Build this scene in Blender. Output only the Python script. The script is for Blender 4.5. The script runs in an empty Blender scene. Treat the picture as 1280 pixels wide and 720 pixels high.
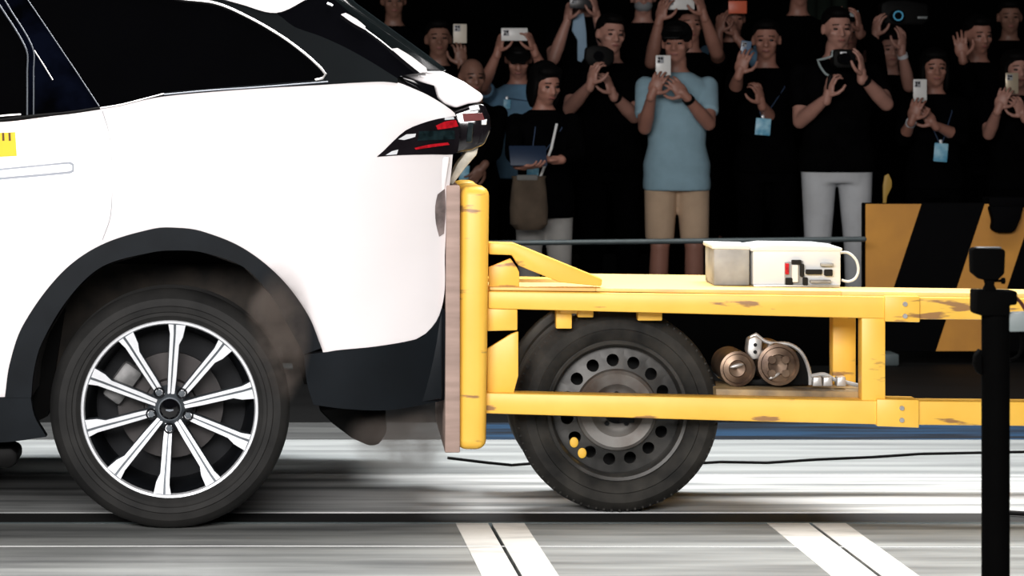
import bpy, bmesh, math, random
from mathutils import Vector, Matrix
from mathutils.geometry import delaunay_2d_cdt

random.seed(7)
scene = bpy.context.scene
COL = scene.collection
PI = math.pi

# ------------------------------------------------------------------ camera
F, CX, CY, H = 3645.0, 300.0, 110.0, 1.365      # focal length (px of 1280), vanishing point, eye height
cam_d = bpy.data.cameras.new('camera')
cam = bpy.data.objects.new('camera', cam_d)
COL.objects.link(cam)
cam.location = (0, 0, H)
cam.rotation_euler = (PI / 2, 0, 0)
cam_d.sensor_width = 36.0
cam_d.lens = F / 1280 * 36.0
cam_d.shift_x = (640 - CX) / 1280
cam_d.shift_y = -(360 - CY) / 1280
cam_d.clip_end = 200
cam_d.dof.use_dof = True
cam_d.dof.focus_distance = 9.1
cam_d.dof.aperture_fstop = 9.0
scene.camera = cam

# ------------------------------------------------------------------ world, lights, exposure
world = bpy.data.worlds.new('world')
scene.world = world
world.use_nodes = True
bg = world.node_tree.nodes['Background']
bg.inputs[0].default_value = (0.55, 0.62, 0.7, 1)
bg.inputs[1].default_value = 0.02

def area(name, loc, aim, sx, sy, power, col=(1, 1, 1), spread=PI):
    d = bpy.data.lights.new(name, 'AREA')
    d.shape = 'RECTANGLE'
    d.size, d.size_y, d.energy, d.color, d.spread = sx, sy, power, col, spread
    o = bpy.data.objects.new(name, d)
    COL.objects.link(o)
    o.location = loc
    o.rotation_euler = (Vector(aim) - Vector(loc)).to_track_quat('-Z', 'Y').to_euler()
    return o

area('hall_floodlight_bank', (-1.6, 0.6, 3.2), (0.3, 9.2, 0.9), 6.0, 2.0, 335, (1.0, 0.965, 0.95), 1.7)
area('overhead_lamp_bank', (1.2, 10.6, 6.0), (1.0, 9.7, 0), 7.0, 1.8, 300, (1.0, 0.97, 0.94), 2.0)
area('far_side_lamp_bank', (1.2, 12.2, 6.4), (0.8, 10.0, 0), 7.0, 1.5, 260, (0.95, 0.98, 1.0), 1.6)
scene.view_settings.view_transform = 'Standard'
scene.view_settings.look = 'None'
scene.view_settings.exposure = 0.0
scene.view_settings.gamma = 1.0
scene.view_settings.use_curve_mapping = False

# ------------------------------------------------------------------ materials
MATS = {}
def mat(name, col, rough=0.5, metal=0.0, var=0.12, scale=6.0, coat=0.0, bump=0.0, spec=0.5, col2=None, lo=0.35, hi=0.65,
        stretch=(1, 1, 1), emit=None, detail=4.0):
    """procedural principled material: a noise mixes col with col2 (default: a slightly darker col)"""
    if name in MATS:
        return MATS[name]
    m = bpy.data.materials.new(name)
    m.use_nodes = True
    nt = m.node_tree
    b = nt.nodes['Principled BSDF']
    tc = nt.nodes.new('ShaderNodeTexCoord')
    mp = nt.nodes.new('ShaderNodeMapping')
    mp.inputs['Scale'].default_value = stretch
    nz = nt.nodes.new('ShaderNodeTexNoise')
    nz.inputs['Scale'].default_value = scale
    nz.inputs['Detail'].default_value = detail
    rp = nt.nodes.new('ShaderNodeValToRGB')
    c2 = col2 or tuple(c * (1 - var) for c in col)
    rp.color_ramp.elements[0].position = lo
    rp.color_ramp.elements[1].position = hi
    rp.color_ramp.elements[0].color = (*c2, 1)
    rp.color_ramp.elements[1].color = (*col, 1)
    nt.links.new(tc.outputs['Object'], mp.inputs['Vector'])
    nt.links.new(mp.outputs['Vector'], nz.inputs['Vector'])
    nt.links.new(nz.outputs['Fac'], rp.inputs['Fac'])
    nt.links.new(rp.outputs['Color'], b.inputs['Base Color'])
    b.inputs['Roughness'].default_value = rough
    b.inputs['Metallic'].default_value = metal
    b.inputs['Coat Weight'].default_value = coat
    b.inputs['Coat Roughness'].default_value = 0.08
    b.inputs['Specular IOR Level'].default_value = spec
    if bump:
        bp = nt.nodes.new('ShaderNodeBump')
        bp.inputs['Strength'].default_value = bump
        bp.inputs['Distance'].default_value = 0.01
        nt.links.new(nz.outputs['Fac'], bp.inputs['Height'])
        nt.links.new(bp.outputs['Normal'], b.inputs['Normal'])
    if emit:
        b.inputs['Emission Color'].default_value = (*emit[0], 1)
        b.inputs['Emission Strength'].default_value = emit[1]
    MATS[name] = m
    return m

M_white = mat('white_car_paint', (0.86, 0.82, 0.825), 0.32, 0, 0.03, 2.0, coat=0.5)
M_gloss = mat('gloss_black', (0.0025, 0.0025, 0.0035), 0.08, 0, 0.2, spec=0.3)
M_pillar = mat('charcoal_pillar', (0.004, 0.0058, 0.007), 0.42, 0, 0.3, 3, spec=0.14)
M_glass = mat('privacy_glass', (0.0012, 0.0012, 0.0015), 0.04, 0, 0.1, spec=0.25)
M_rglass = mat('rear_window_glass', (0.010, 0.014, 0.015), 0.12, 0, 0.4, 5, spec=0.5)
M_chrome = mat('satin_chrome', (0.82, 0.80, 0.78), 0.32, 0.55, 0.1, 8)
M_seam = mat('grey_trim', (0.20, 0.22, 0.25), 0.35, 0.4, 0.2, 8)
M_clad = mat('black_cladding', (0.0085, 0.011, 0.014), 0.6, 0, 0.3, 9, bump=0.05, spec=0.15)
M_bump = mat('rear_bumper_plastic', (0.005, 0.0075, 0.0105), 0.5, 0, 0.35, 4, spec=0.15)
M_liner = mat('wheel_well_liner', (0.012, 0.011, 0.010), 0.9, 0, 0.5, 12, bump=0.2, col2=(0.035, 0.028, 0.022))
M_under = mat('underbody', (0.006, 0.006, 0.006), 0.8, 0, 0.4, 7, spec=0.1)
M_tyre = mat('car_tyre_rubber', (0.009, 0.009, 0.009), 0.7, 0, 0.3, 7, col2=(0.021, 0.0205, 0.0195), bump=0.1, spec=0.25)
M_ctyre = mat('trolley_tyre_rubber', (0.009, 0.009, 0.0085), 0.75, 0, 0.3, 9, col2=(0.034, 0.032, 0.028), bump=0.2, spec=0.2)
M_spoke = mat('machined_alloy', (0.82, 0.84, 0.87), 0.3, 0.35, 0.12, 20)
M_spoked = mat('dark_alloy', (0.10, 0.115, 0.13), 0.35, 0.5, 0.3, 20)
M_barrel = mat('wheel_barrel', (0.006, 0.007, 0.009), 0.5, 0.2, 0.3, 10, spec=0.2)
M_disc = mat('brake_steel', (0.035, 0.030, 0.030), 0.5, 0.3, 0.5, 10)
M_steelrim = mat('dark_steel_wheel', (0.022, 0.022, 0.021), 0.45, 0.3, 0.3, 12, col2=(0.055, 0.053, 0.049))
M_steelhub = mat('worn_steel_disc', (0.17, 0.165, 0.155), 0.5, 0.3, 0.3, 9, col2=(0.07, 0.05, 0.038))
M_hole = mat('dark_opening', (0.004, 0.004, 0.004), 0.9, 0, 0.1)
M_tail = mat('tail_light_glass', (0.010, 0.008, 0.010), 0.08, 0, 0.4, 10, coat=0.6)
M_red = mat('red_lamp', (0.55, 0.01, 0.02), 0.25, 0, 0.5, 60)
M_clear = mat('clear_lamp_and_gleam', (0.80, 0.82, 0.85), 0.2, 0.1, 0.1, 30)
M_teal = mat('teal_lamp', (0.010, 0.022, 0.025), 0.15, 0, 0.7, 40, coat=0.5)
M_yellow = mat('worn_yellow_paint', (0.93, 0.56, 0.085), 0.42, 0, 0.1, 5.0, col2=(0.88, 0.49, 0.06), lo=0.3, hi=0.7)
M_ply = mat('plywood_face', (0.42, 0.30, 0.255), 0.8, 0, 0.25, 4, stretch=(1, 1, 8), bump=0.1)
M_plastic = mat('white_plastic_case', (0.72, 0.73, 0.72), 0.5, 0, 0.08, 4)
M_greycase = mat('grey_plastic_case', (0.40, 0.40, 0.39), 0.55, 0, 0.5, 7)
M_brass = mat('bronze_drum', (0.22, 0.15, 0.10), 0.35, 0.6, 0.5, 14, col2=(0.08, 0.05, 0.035))
M_alu = mat('bare_aluminium', (0.62, 0.61, 0.59), 0.35, 0.6, 0.3, 12)
M_black = mat('black_plastic', (0.003, 0.003, 0.003), 0.6, 0, 0.3, 9, spec=0.12)
M_blackm = mat('matt_black_pole', (0.001, 0.001, 0.001), 0.9, 0, 0.3, 9, spec=0.03)
M_rail = mat('grey_rail_paint', (0.10, 0.125, 0.13), 0.4, 0.3, 0.2, 9)
M_rust = mat('rusty_scuff', (0.30, 0.15, 0.06), 0.8, 0, 0.4, 30)

# worn scratches on the yellow paint: a second, stretched noise mixes brown scuffs in
def scuff(m, brown=(0.33, 0.17, 0.06), lo=0.63, hi=0.68, scale=9, stretch=(0.6, 1, 3)):
    nt = m.node_tree
    b = nt.nodes['Principled BSDF']
    src = b.inputs['Base Color'].links[0].from_socket
    tc = [n for n in nt.nodes if n.type == 'TEX_COORD'][0]
    mp = nt.nodes.new('ShaderNodeMapping'); mp.inputs['Scale'].default_value = stretch
    nz = nt.nodes.new('ShaderNodeTexNoise'); nz.inputs['Scale'].default_value = scale; nz.inputs['Detail'].default_value = 7
    rp = nt.nodes.new('ShaderNodeValToRGB')
    rp.color_ramp.elements[0].position = lo; rp.color_ramp.elements[1].position = hi
    rp.color_ramp.elements[0].color = (0, 0, 0, 1); rp.color_ramp.elements[1].color = (1, 1, 1, 1)
    mx = nt.nodes.new('ShaderNodeMix'); mx.data_type = 'RGBA'
    mx.inputs[7].default_value = (*brown, 1)
    nt.links.new(tc.outputs['Object'], mp.inputs['Vector']); nt.links.new(mp.outputs['Vector'], nz.inputs['Vector'])
    nt.links.new(nz.outputs['Fac'], rp.inputs['Fac']); nt.links.new(rp.outputs['Color'], mx.inputs[0])
    nt.links.new(src, mx.inputs[6]); nt.links.new(mx.outputs[2], b.inputs['Base Color'])
scuff(M_yellow)
scuff(M_greycase, (0.16, 0.15, 0.14), 0.55, 0.6, 6)

# ------------------------------------------------------------------ helpers
def P(px, py, Y):
    return Vector(((px - CX) * Y / F, Y, H - (py - CY) * Y / F))
def groundY(py):
    return F * H / (py - CY)

def link(name, me, parent=None, loc=(0, 0, 0)):
    o = bpy.data.objects.new(name, me)
    COL.objects.link(o)
    if parent:
        o.parent = parent
    o.location = loc
    return o

def mesh_from(verts, faces, mats, smooth=35, fm=None, recalc=True):
    me = bpy.data.meshes.new('mesh')
    me.from_pydata([tuple(v) for v in verts], [], faces)
    if not isinstance(mats, (list, tuple)):
        mats = [mats]
    for m in mats:
        me.materials.append(m)
    if fm:
        for i, p in enumerate(me.polygons):
            p.material_index = fm[i]
    if recalc:
        bm = bmesh.new(); bm.from_mesh(me)
        bmesh.ops.recalc_face_normals(bm, faces=bm.faces)
        bm.to_mesh(me); bm.free()
    if smooth:
        for p in me.polygons:
            p.use_smooth = True
        me.set_sharp_from_angle(angle=math.radians(smooth))
    me.update()
    return me

class Acc:
    """collects several shapes of one part"""
    def __init__(self):
        self.v, self.f, self.m = [], [], []
    def add(self, vf, mi=0):
        v, f = vf
        n = len(self.v)
        self.v += [Vector(a) for a in v]
        self.f += [[i + n for i in a] for a in f]
        self.m += [mi] * len(f)
        return self
    def build(self, name, mats, parent=None, smooth=35):
        org = origin_of(parent)
        return link(name, mesh_from([a - org for a in self.v], self.f, mats, smooth, self.m), parent)

def origin_of(parent):
    o = Vector((0, 0, 0))
    while parent:
        o += parent.location
        parent = parent.parent
    return o

def empty(name, loc, label=None, cat=None, group=None, parent=None):
    o = bpy.data.objects.new(name, None)
    COL.objects.link(o)
    o.empty_display_size = 0.1
    if parent:
        o.parent = parent
    o.location = Vector(loc) - origin_of(parent)
    tag(o, label, cat, group)
    return o
def tag(o, label=None, cat=None, group=None, kind=None):
    if label: o['label'] = label
    if cat: o['category'] = cat
    if group: o['group'] = group
    if kind: o['kind'] = kind
    return o

def frame_of(d):
    d = Vector(d).normalized()
    u = d.cross(Vector((0, 0, 1)))
    if u.length < 1e-3:
        u = d.cross(Vector((0, 1, 0)))
    u.normalize()
    return d, u, d.cross(u)

def capsule(p0, p1, r0, r1=None, n=12, rings=3, flat=False):
    p0, p1 = Vector(p0), Vector(p1)
    r1 = r0 if r1 is None else r1
    d, u, w = frame_of(p1 - p0)
    V, Fc = [], []
    prof = []
    if flat:
        prof = [(p0, r0), (p1, r1)]
    else:
        for k in range(rings):
            a = PI / 2 * (1 - (k + 0.4) / rings) if k else PI / 2 * 0.82
            prof.append((p0 - d * r0 * math.sin(a), r0 * math.cos(a)))
        prof += [(p0, r0), (p1, r1)]
        for k in reversed(range(rings)):
            a = PI / 2 * (1 - (k + 0.4) / rings) if k else PI / 2 * 0.82
            prof.append((p1 + d * r1 * math.sin(a), r1 * math.cos(a)))
    for c, r in prof:
        for i in range(n):
            a = 2 * PI * i / n
            V.append(c + (u * math.cos(a) + w * math.sin(a)) * r)
    for k in range(len(prof) - 1):
        for i in range(n):
            Fc.append([k * n + i, k * n + (i + 1) % n, (k + 1) * n + (i + 1) % n, (k + 1) * n + i])
    Fc.append(list(range(n))[::-1])
    Fc.append([(len(prof) - 1) * n + i for i in range(n)])
    return V, Fc

def tube(pts, r, n=8):
    """round bar along a polyline"""
    pts = [Vector(p) for p in pts]
    V, Fc = [], []
    ref = Vector((0.13, 0.9, 0.31))
    for k, p in enumerate(pts):
        t = (pts[min(k + 1, len(pts) - 1)] - pts[max(k - 1, 0)]).normalized()
        u = t.cross(ref).normalized()
        w = t.cross(u)
        rr = r[k] if isinstance(r, (list, tuple)) else r
        for i in range(n):
            a = 2 * PI * i / n
            V.append(p + (u * math.cos(a) + w * math.sin(a)) * rr)
    for k in range(len(pts) - 1):
        for i in range(n):
            Fc.append([k * n + i, k * n + (i + 1) % n, (k + 1) * n + (i + 1) % n, (k + 1) * n + i])
    Fc.append(list(range(n))[::-1])
    Fc.append([(len(pts) - 1) * n + i for i in range(n)])
    return V, Fc

def ellipsoid(c, r, rot=None, nu=16, nv=10):
    c = Vector(c)
    V, Fc = [], []
    for j in range(1, nv):
        t = PI * j / nv
        for i in range(nu):
            a = 2 * PI * i / nu
            p = Vector((r[0] * math.sin(t) * math.cos(a), r[1] * math.sin(t) * math.sin(a), r[2] * math.cos(t)))
            V.append(c + (rot @ p if rot else p))
    top, bot = len(V), len(V) + 1
    for s in (1, -1):
        p = Vector((0, 0, s * r[2]))
        V.append(c + (rot @ p if rot else p))
    for j in range(nv - 2):
        for i in range(nu):
            Fc.append([j * nu + i, j * nu + (i + 1) % nu, (j + 1) * nu + (i + 1) % nu, (j + 1) * nu + i])
    for i in range(nu):
        Fc.append([top, (i + 1) % nu, i])
        Fc.append([bot, (nv - 2) * nu + i, (nv - 2) * nu + (i + 1) % nu])
    return V, Fc

def loft(rings, n=24, pw=2.0):
    """rings: (centre, half vector a, half vector b); superellipse sections"""
    V, Fc = [], []
    for c, a, b in rings:
        for i in range(n):
            t = 2 * PI * i / n
            cs, sn = math.cos(t), math.sin(t)
            cs = math.copysign(abs(cs) ** (2 / pw), cs); sn = math.copysign(abs(sn) ** (2 / pw), sn)
            V.append(Vector(c) + Vector(a) * cs + Vector(b) * sn)
    for k in range(len(rings) - 1):
        for i in range(n):
            Fc.append([k * n + i, k * n + (i + 1) % n, (k + 1) * n + (i + 1) % n, (k + 1) * n + i])
    Fc.append(list(range(n))[::-1])
    Fc.append([(len(rings) - 1) * n + i for i in range(n)])
    return V, Fc

def bevelled(V, Fc, r, seg=2):
    if r <= 0:
        return V, Fc
    bm = bmesh.new()
    vs = [bm.verts.new(v) for v in V]
    for f in Fc:
        bm.faces.new([vs[i] for i in f])
    bmesh.ops.recalc_face_normals(bm, faces=bm.faces)
    eds = [e for e in bm.edges if len(e.link_faces) == 2 and e.calc_face_angle(0) > 0.35]
    bmesh.ops.bevel(bm, geom=eds, offset=r, segments=seg, profile=0.5, affect='EDGES', clamp_overlap=True)
    bm.verts.index_update()
    V2 = [v.co.copy() for v in bm.verts]
    F2 = [[v.index for v in f.verts] for f in bm.faces]
    bm.free()
    return V2, F2

def box(c, s, r=0.0, rot=None, seg=2):
    c = Vector(c)
    V = []
    for z in (-1, 1):
        for y in (-1, 1):
            for x in (-1, 1):
                p = Vector((x * s[0] / 2, y * s[1] / 2, z * s[2] / 2))
                V.append(c + (rot @ p if rot else p))
    Fc = [[0, 2, 3, 1], [4, 5, 7, 6], [0, 1, 5, 4], [2, 6, 7, 3], [0, 4, 6, 2], [1, 3, 7, 5]]
    return bevelled(V, Fc, r, seg)

def prism_pts(front, back, r=0.0, seg=2):
    n = len(front)
    V = [Vector(p) for p in front] + [Vector(p) for p in back]
    Fc = [list(range(n)), [n + i for i in range(n)][::-1]]
    Fc += [[i, (i + 1) % n, n + (i + 1) % n, n + i] for i in range(n)]
    return bevelled(V, Fc, r, seg)

def prism(poly, Y0, Y1, r=0.0, seg=2):
    """polygon given in picture px at depth Y0, pushed straight back (parallel to Y) to Y1"""
    a = [P(x, y, Y0) for x, y in poly]
    b = [Vector((p.x, Y1, p.z)) for p in a]
    return prism_pts(a, b, r, seg)

def lathe(prof, c, n=96, axis='Y'):
    """prof: (radius, offset along the axis)"""
    c = Vector(c)
    V, Fc = [], []
    for r, o in prof:
        for i in range(n):
            a = 2 * PI * i / n
            if axis == 'Y':
                V.append(c + Vector((r * math.cos(a), o, r * math.sin(a))))
            elif axis == 'Z':
                V.append(c + Vector((r * math.cos(a), r * math.sin(a), o)))
            else:
                V.append(c + Vector((o, r * math.cos(a), r * math.sin(a))))
    for k in range(len(prof) - 1):
        for i in range(n):
            Fc.append([k * n + i, k * n + (i + 1) % n, (k + 1) * n + (i + 1) % n, (k + 1) * n + i])
    if prof[0][0] > 1e-4 and prof[0] != prof[-1]:
        pass
    return V, Fc

def smooth_poly(poly, step=7.0, corner=38):
    """Catmull-Rom resampling of a closed px outline that keeps real corners"""
    n = len(poly)
    pts = [Vector(p) for p in poly]
    isc = []
    for i in range(n):
        a = pts[i] - pts[i - 1]; b = pts[(i + 1) % n] - pts[i]
        isc.append(a.length < 1e-6 or b.length < 1e-6 or math.degrees(a.angle(b)) > corner)
    out = []
    for i in range(n):
        p1, p2 = pts[i], pts[(i + 1) % n]
        p0, p3 = pts[i - 1], pts[(i + 2) % n]
        L = (p2 - p1).length
        l0, l3 = (p1 - p0).length, (p3 - p2).length
        m1 = (p2 - p1) if isc[i] or l0 < 1e-6 else ((p2 - p0) / (l0 + L) * L)
        m2 = (p2 - p1) if isc[(i + 1) % n] or l3 < 1e-6 else ((p3 - p1) / (l3 + L) * L)
        k = max(1, int(L / step))
        for j in range(k):
            t = j / k
            h00, h10 = 2 * t**3 - 3 * t**2 + 1, t**3 - 2 * t**2 + t
            h01, h11 = -2 * t**3 + 3 * t**2, t**3 - t**2
            out.append(p1 * h00 + m1 * h10 + p2 * h01 + m2 * h11)
    return out

def inside(p, poly):
    c = False
    j = len(poly) - 1
    for i in range(len(poly)):
        a, b = poly[i], poly[j]
        if (a.y > p.y) != (b.y > p.y) and p.x < (b.x - a.x) * (p.y - a.y) / (b.y - a.y) + a.x:
            c = not c
        j = i
    return c

def patch(poly, surf, proud=0.0, thick=0.02, step=14.0, mirror=None, bstep=7.0):
    """curved panel: px outline laid on the surface depth = surf(X, Z); thickness goes inwards. mirror = centre plane Y"""
    out = smooth_poly(poly, bstep)
    x0 = min(p.x for p in out); x1 = max(p.x for p in out)
    y0 = min(p.y for p in out); y1 = max(p.y for p in out)
    inner = []
    ny = int((y1 - y0) / step) + 1; nx = int((x1 - x0) / step) + 1
    for j in range(ny):
        for i in range(nx):
            q = Vector((x0 + (i + 0.5 + 0.5 * (j % 2)) * step, y0 + (j + 0.5) * step))
            if inside(q, out) and min((q - b).length for b in out) > step * 0.45:
                inner.append(q)
    n = len(out)
    res = delaunay_2d_cdt([Vector((p.x, p.y)) for p in out] + inner, [], [list(range(n))], 1, 1e-5)
    vs, fs = res[0], res[2]
    V = []
    for q in vs:
        Y = 9.05
        for _ in range(7):
            p = P(q.x, q.y, Y)
            Y = surf(p.x, p.z) - proud
        V.append(P(q.x, q.y, Y))
    nf = len(V)
    Fc = [list(f) for f in fs]
    cnt = {}
    for f in Fc:
        for i in range(len(f)):
            e = (f[i], f[(i + 1) % len(f)])
            k = tuple(sorted(e))
            cnt[k] = None if k in cnt else e
    V2 = V + [v + Vector((0, thick, 0)) for v in V]
    F2 = Fc + [[i + nf for i in f][::-1] for f in Fc]
    base = len(V2)
    for e in cnt.values():
        if e:
            b = len(V2)
            V2 += [V2[e[0]].copy(), V2[e[1]].copy(), V2[e[1] + nf].copy(), V2[e[0] + nf].copy()]
            F2.append([b, b + 1, b + 2, b + 3])
    if mirror is not None:
        V2 = [Vector((v.x, 2 * mirror - v.y, v.z)) for v in V2]
    return V2, F2
# ================================================================== the hall
M_conc = mat('grey_concrete', (0.27, 0.28, 0.27), 0.5, 0, 0.3, 3.0, col2=(0.075, 0.08, 0.08), stretch=(0.35, 3.2, 1), lo=0.3, hi=0.68, detail=8)
M_lane = mat('pale_lane_floor', (0.60, 0.61, 0.605), 0.5, 0, 0.3, 2.2, col2=(0.17, 0.18, 0.18), stretch=(0.35, 4.5, 1), lo=0.36, hi=0.62, detail=8)
M_lane2 = mat('grey_lane_floor', (0.36, 0.375, 0.37), 0.5, 0, 0.3, 2.2, col2=(0.17, 0.18, 0.18), stretch=(0.35, 4.5, 1), lo=0.3, hi=0.7, detail=8)
M_stripe = mat('white_floor_paint', (0.56, 0.545, 0.51), 0.6, 0, 0.2, 5, col2=(0.38, 0.37, 0.345), stretch=(1, 3, 1), lo=0.28, hi=0.5)
M_blue = mat('blue_floor_paint', (0.018, 0.048, 0.095), 0.5, 0, 0.4, 3, stretch=(0.4, 4, 1), col2=(0.012, 0.015, 0.020), lo=0.42, hi=0.6, spec=0.2)
M_dark = mat('black_hall_floor', (0.004, 0.004, 0.004), 0.7, 0, 0.4, 2, stretch=(0.4, 2, 1), spec=0.08)
M_wall = mat('black_backdrop', (0.0012, 0.0012, 0.0012), 0.95, 0, 0.3, 2, spec=0.02)
M_track = mat('rail_slot_steel', (0.004, 0.004, 0.004), 0.7, 0.0, 0.4, 4, stretch=(0.4, 2, 1))

def slab(name, x0, x1, y0, y1, m, parent, z1=0.0, t=0.12, r=0.003):
    return Acc().add(box(((x0 + x1) / 2, (y0 + y1) / 2, z1 - t / 2), (x1 - x0, y1 - y0, t), r, seg=1)).build(name, m, parent, 30)

yb, yc = 9.15, 9.385
fl = Acc().add(box((0.5, 10, -0.17), (17, 24, 0.1))).build('floor', M_track, None, 0)
tag(fl, kind='structure')
CR = [-7, -3.2, 0.783, 1.787, 2.79, 8]
for i in range(5):
    slab('concrete_slab', CR[i] + 0.006, CR[i + 1] - 0.006, -2, yb, M_conc, fl)
for a, b in ((0.676, 0.777), (0.789, 0.891), (1.652, 1.781), (1.793, 1.898)):
    slab('painted_stripe', a, b, 5.0, yb - 0.015, M_stripe, fl, 0.002, 0.002, 0)
slab('track_edge', -7, 8, yb - 0.012, yb + 0.006, M_rail, fl, 0.003, 0.05)
slab('track_plate', -7, 8, yb + 0.008, yc - 0.004, M_track, fl, -0.003, 0.05)
slab('lane_slab', -7, 8, yc, 10.30, M_lane, fl)
slab('lane_slab', -7, 8, 10.306, 11.32, M_lane2, fl)
slab('blue_lane_line', 0.95, 8, 11.325, 11.90, M_blue, fl)
slab('hall_floor', -7, 0.945, 11.325, 11.90, mat('worn_dark_floor', (0.06, 0.062, 0.06), 0.6, 0, 0.4, 3, stretch=(0.4, 4, 1), col2=(0.02, 0.02, 0.02)), fl)
slab('hall_floor', -7, 8, 11.905, 21.8, M_dark, fl)
slab('riser_step', -7, 8, 18.72, 21.19, M_dark, fl, 0.30, 0.30)
bw = Acc().add(box((0.5, 21.3, 3.4), (17, 0.2, 7.0))).build('wall_back', M_wall, None, 0)
tag(bw, kind='structure')
M_fold = mat('dark_green_curtain', (0.020, 0.028, 0.022), 0.95, 0, 0.3, 3, spec=0.05)
for px in (1008, 1026, 1046):
    c = P(px, 20, 21.1)
    Acc().add(loft([((c.x, c.y, 0), (0.05, 0, 0), (0, 0.06, 0)), ((c.x + 0.02, c.y, 2.0), (0.06, 0, 0), (0, 0.06, 0)),
                    ((c.x, c.y, 6.6), (0.05, 0, 0), (0, 0.06, 0))], 12)).build('curtain_fold', M_fold, bw)

# ================================================================== the car
YC = 9.02 + 0.94                                   # centre plane of the car
def car_surf(X, Z):
    y = 9.02 + 0.035 * ((Z - 0.85) / 0.45) ** 2 if Z < 1.30 else 9.02 + 0.035 + 0.075 * (Z - 1.30)
    if Z > 1.29:
        y += (Z - 1.29) * 0.40
    if X > 0.28:
        y += 0.85 * (X - 0.28) ** 2
    if X < -3.3:
        y += 0.5 * (X + 3.3) ** 2
    # soft crease on the rear quarter, running up from the arch to the tail light
    dd = ((X - 0.128) * 0.27 - (Z - 0.885) * 0.23) / 0.3547
    if dd > 0 and X > 0.0:
        y += 0.10 * min(dd, 0.35) * min(1, max(0, (1.30 - Z) / 0.2))
    # rounded haunch above the wheel
    y -= 0.02 * math.exp(-((X + 0.1) / 0.5) ** 2 - ((Z - 1.02) / 0.16) ** 2)
    return y
def flat_surf(X, Z):
    return car_surf(X, min(Z, 1.05))

car = empty('car', (-0.22, YC, 0), 'white suv with black wheel arches being struck at its rear by yellow trolley', 'car')

ARCH = [(402, 435), (385, 394), (350, 347), (303, 310), (251, 289), (222, 285), (192, 286), (125, 307), (76, 342), (29, 406), (12, 455), (6, 497)]
ARCH_IN = [(39, 497), (42, 465), (52, 429), (87, 371), (128, 333), (192, 315), (222, 313), (251, 315), (303, 333), (338, 368), (362, 410), (380, 443)]
SH = -1175
front_arch = [(x + SH, y) for x, y in ARCH]
body = ([(-1420, 330), (-1400, 262), (-1300, 232), (-1000, 205), (-700, 180), (-300, 168), (0, 153), (60, 146), (120, 137), (160, 128),
         (200, 120), (260, 114), (330, 109), (400, 105), (450, 102), (480, 101), (497, 103), (515, 110), (535, 119), (555, 131), (568, 141), (570, 145),
         (545, 149), (525, 155), (507, 163), (492, 176), (480, 188), (471, 196), (500, 194), (540, 193), (566, 193), (564, 215), (561, 240), (558, 280),
         (556, 320), (556, 360), (552, 385), (545, 402), (532, 417), (520, 424), (470, 433), (420, 438), (404, 441)] + ARCH +
        [(-200, 500), (-500, 502), (-765, 503), (-771, 441)] + front_arch + [(-1300, 490), (-1400, 450)])
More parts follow.
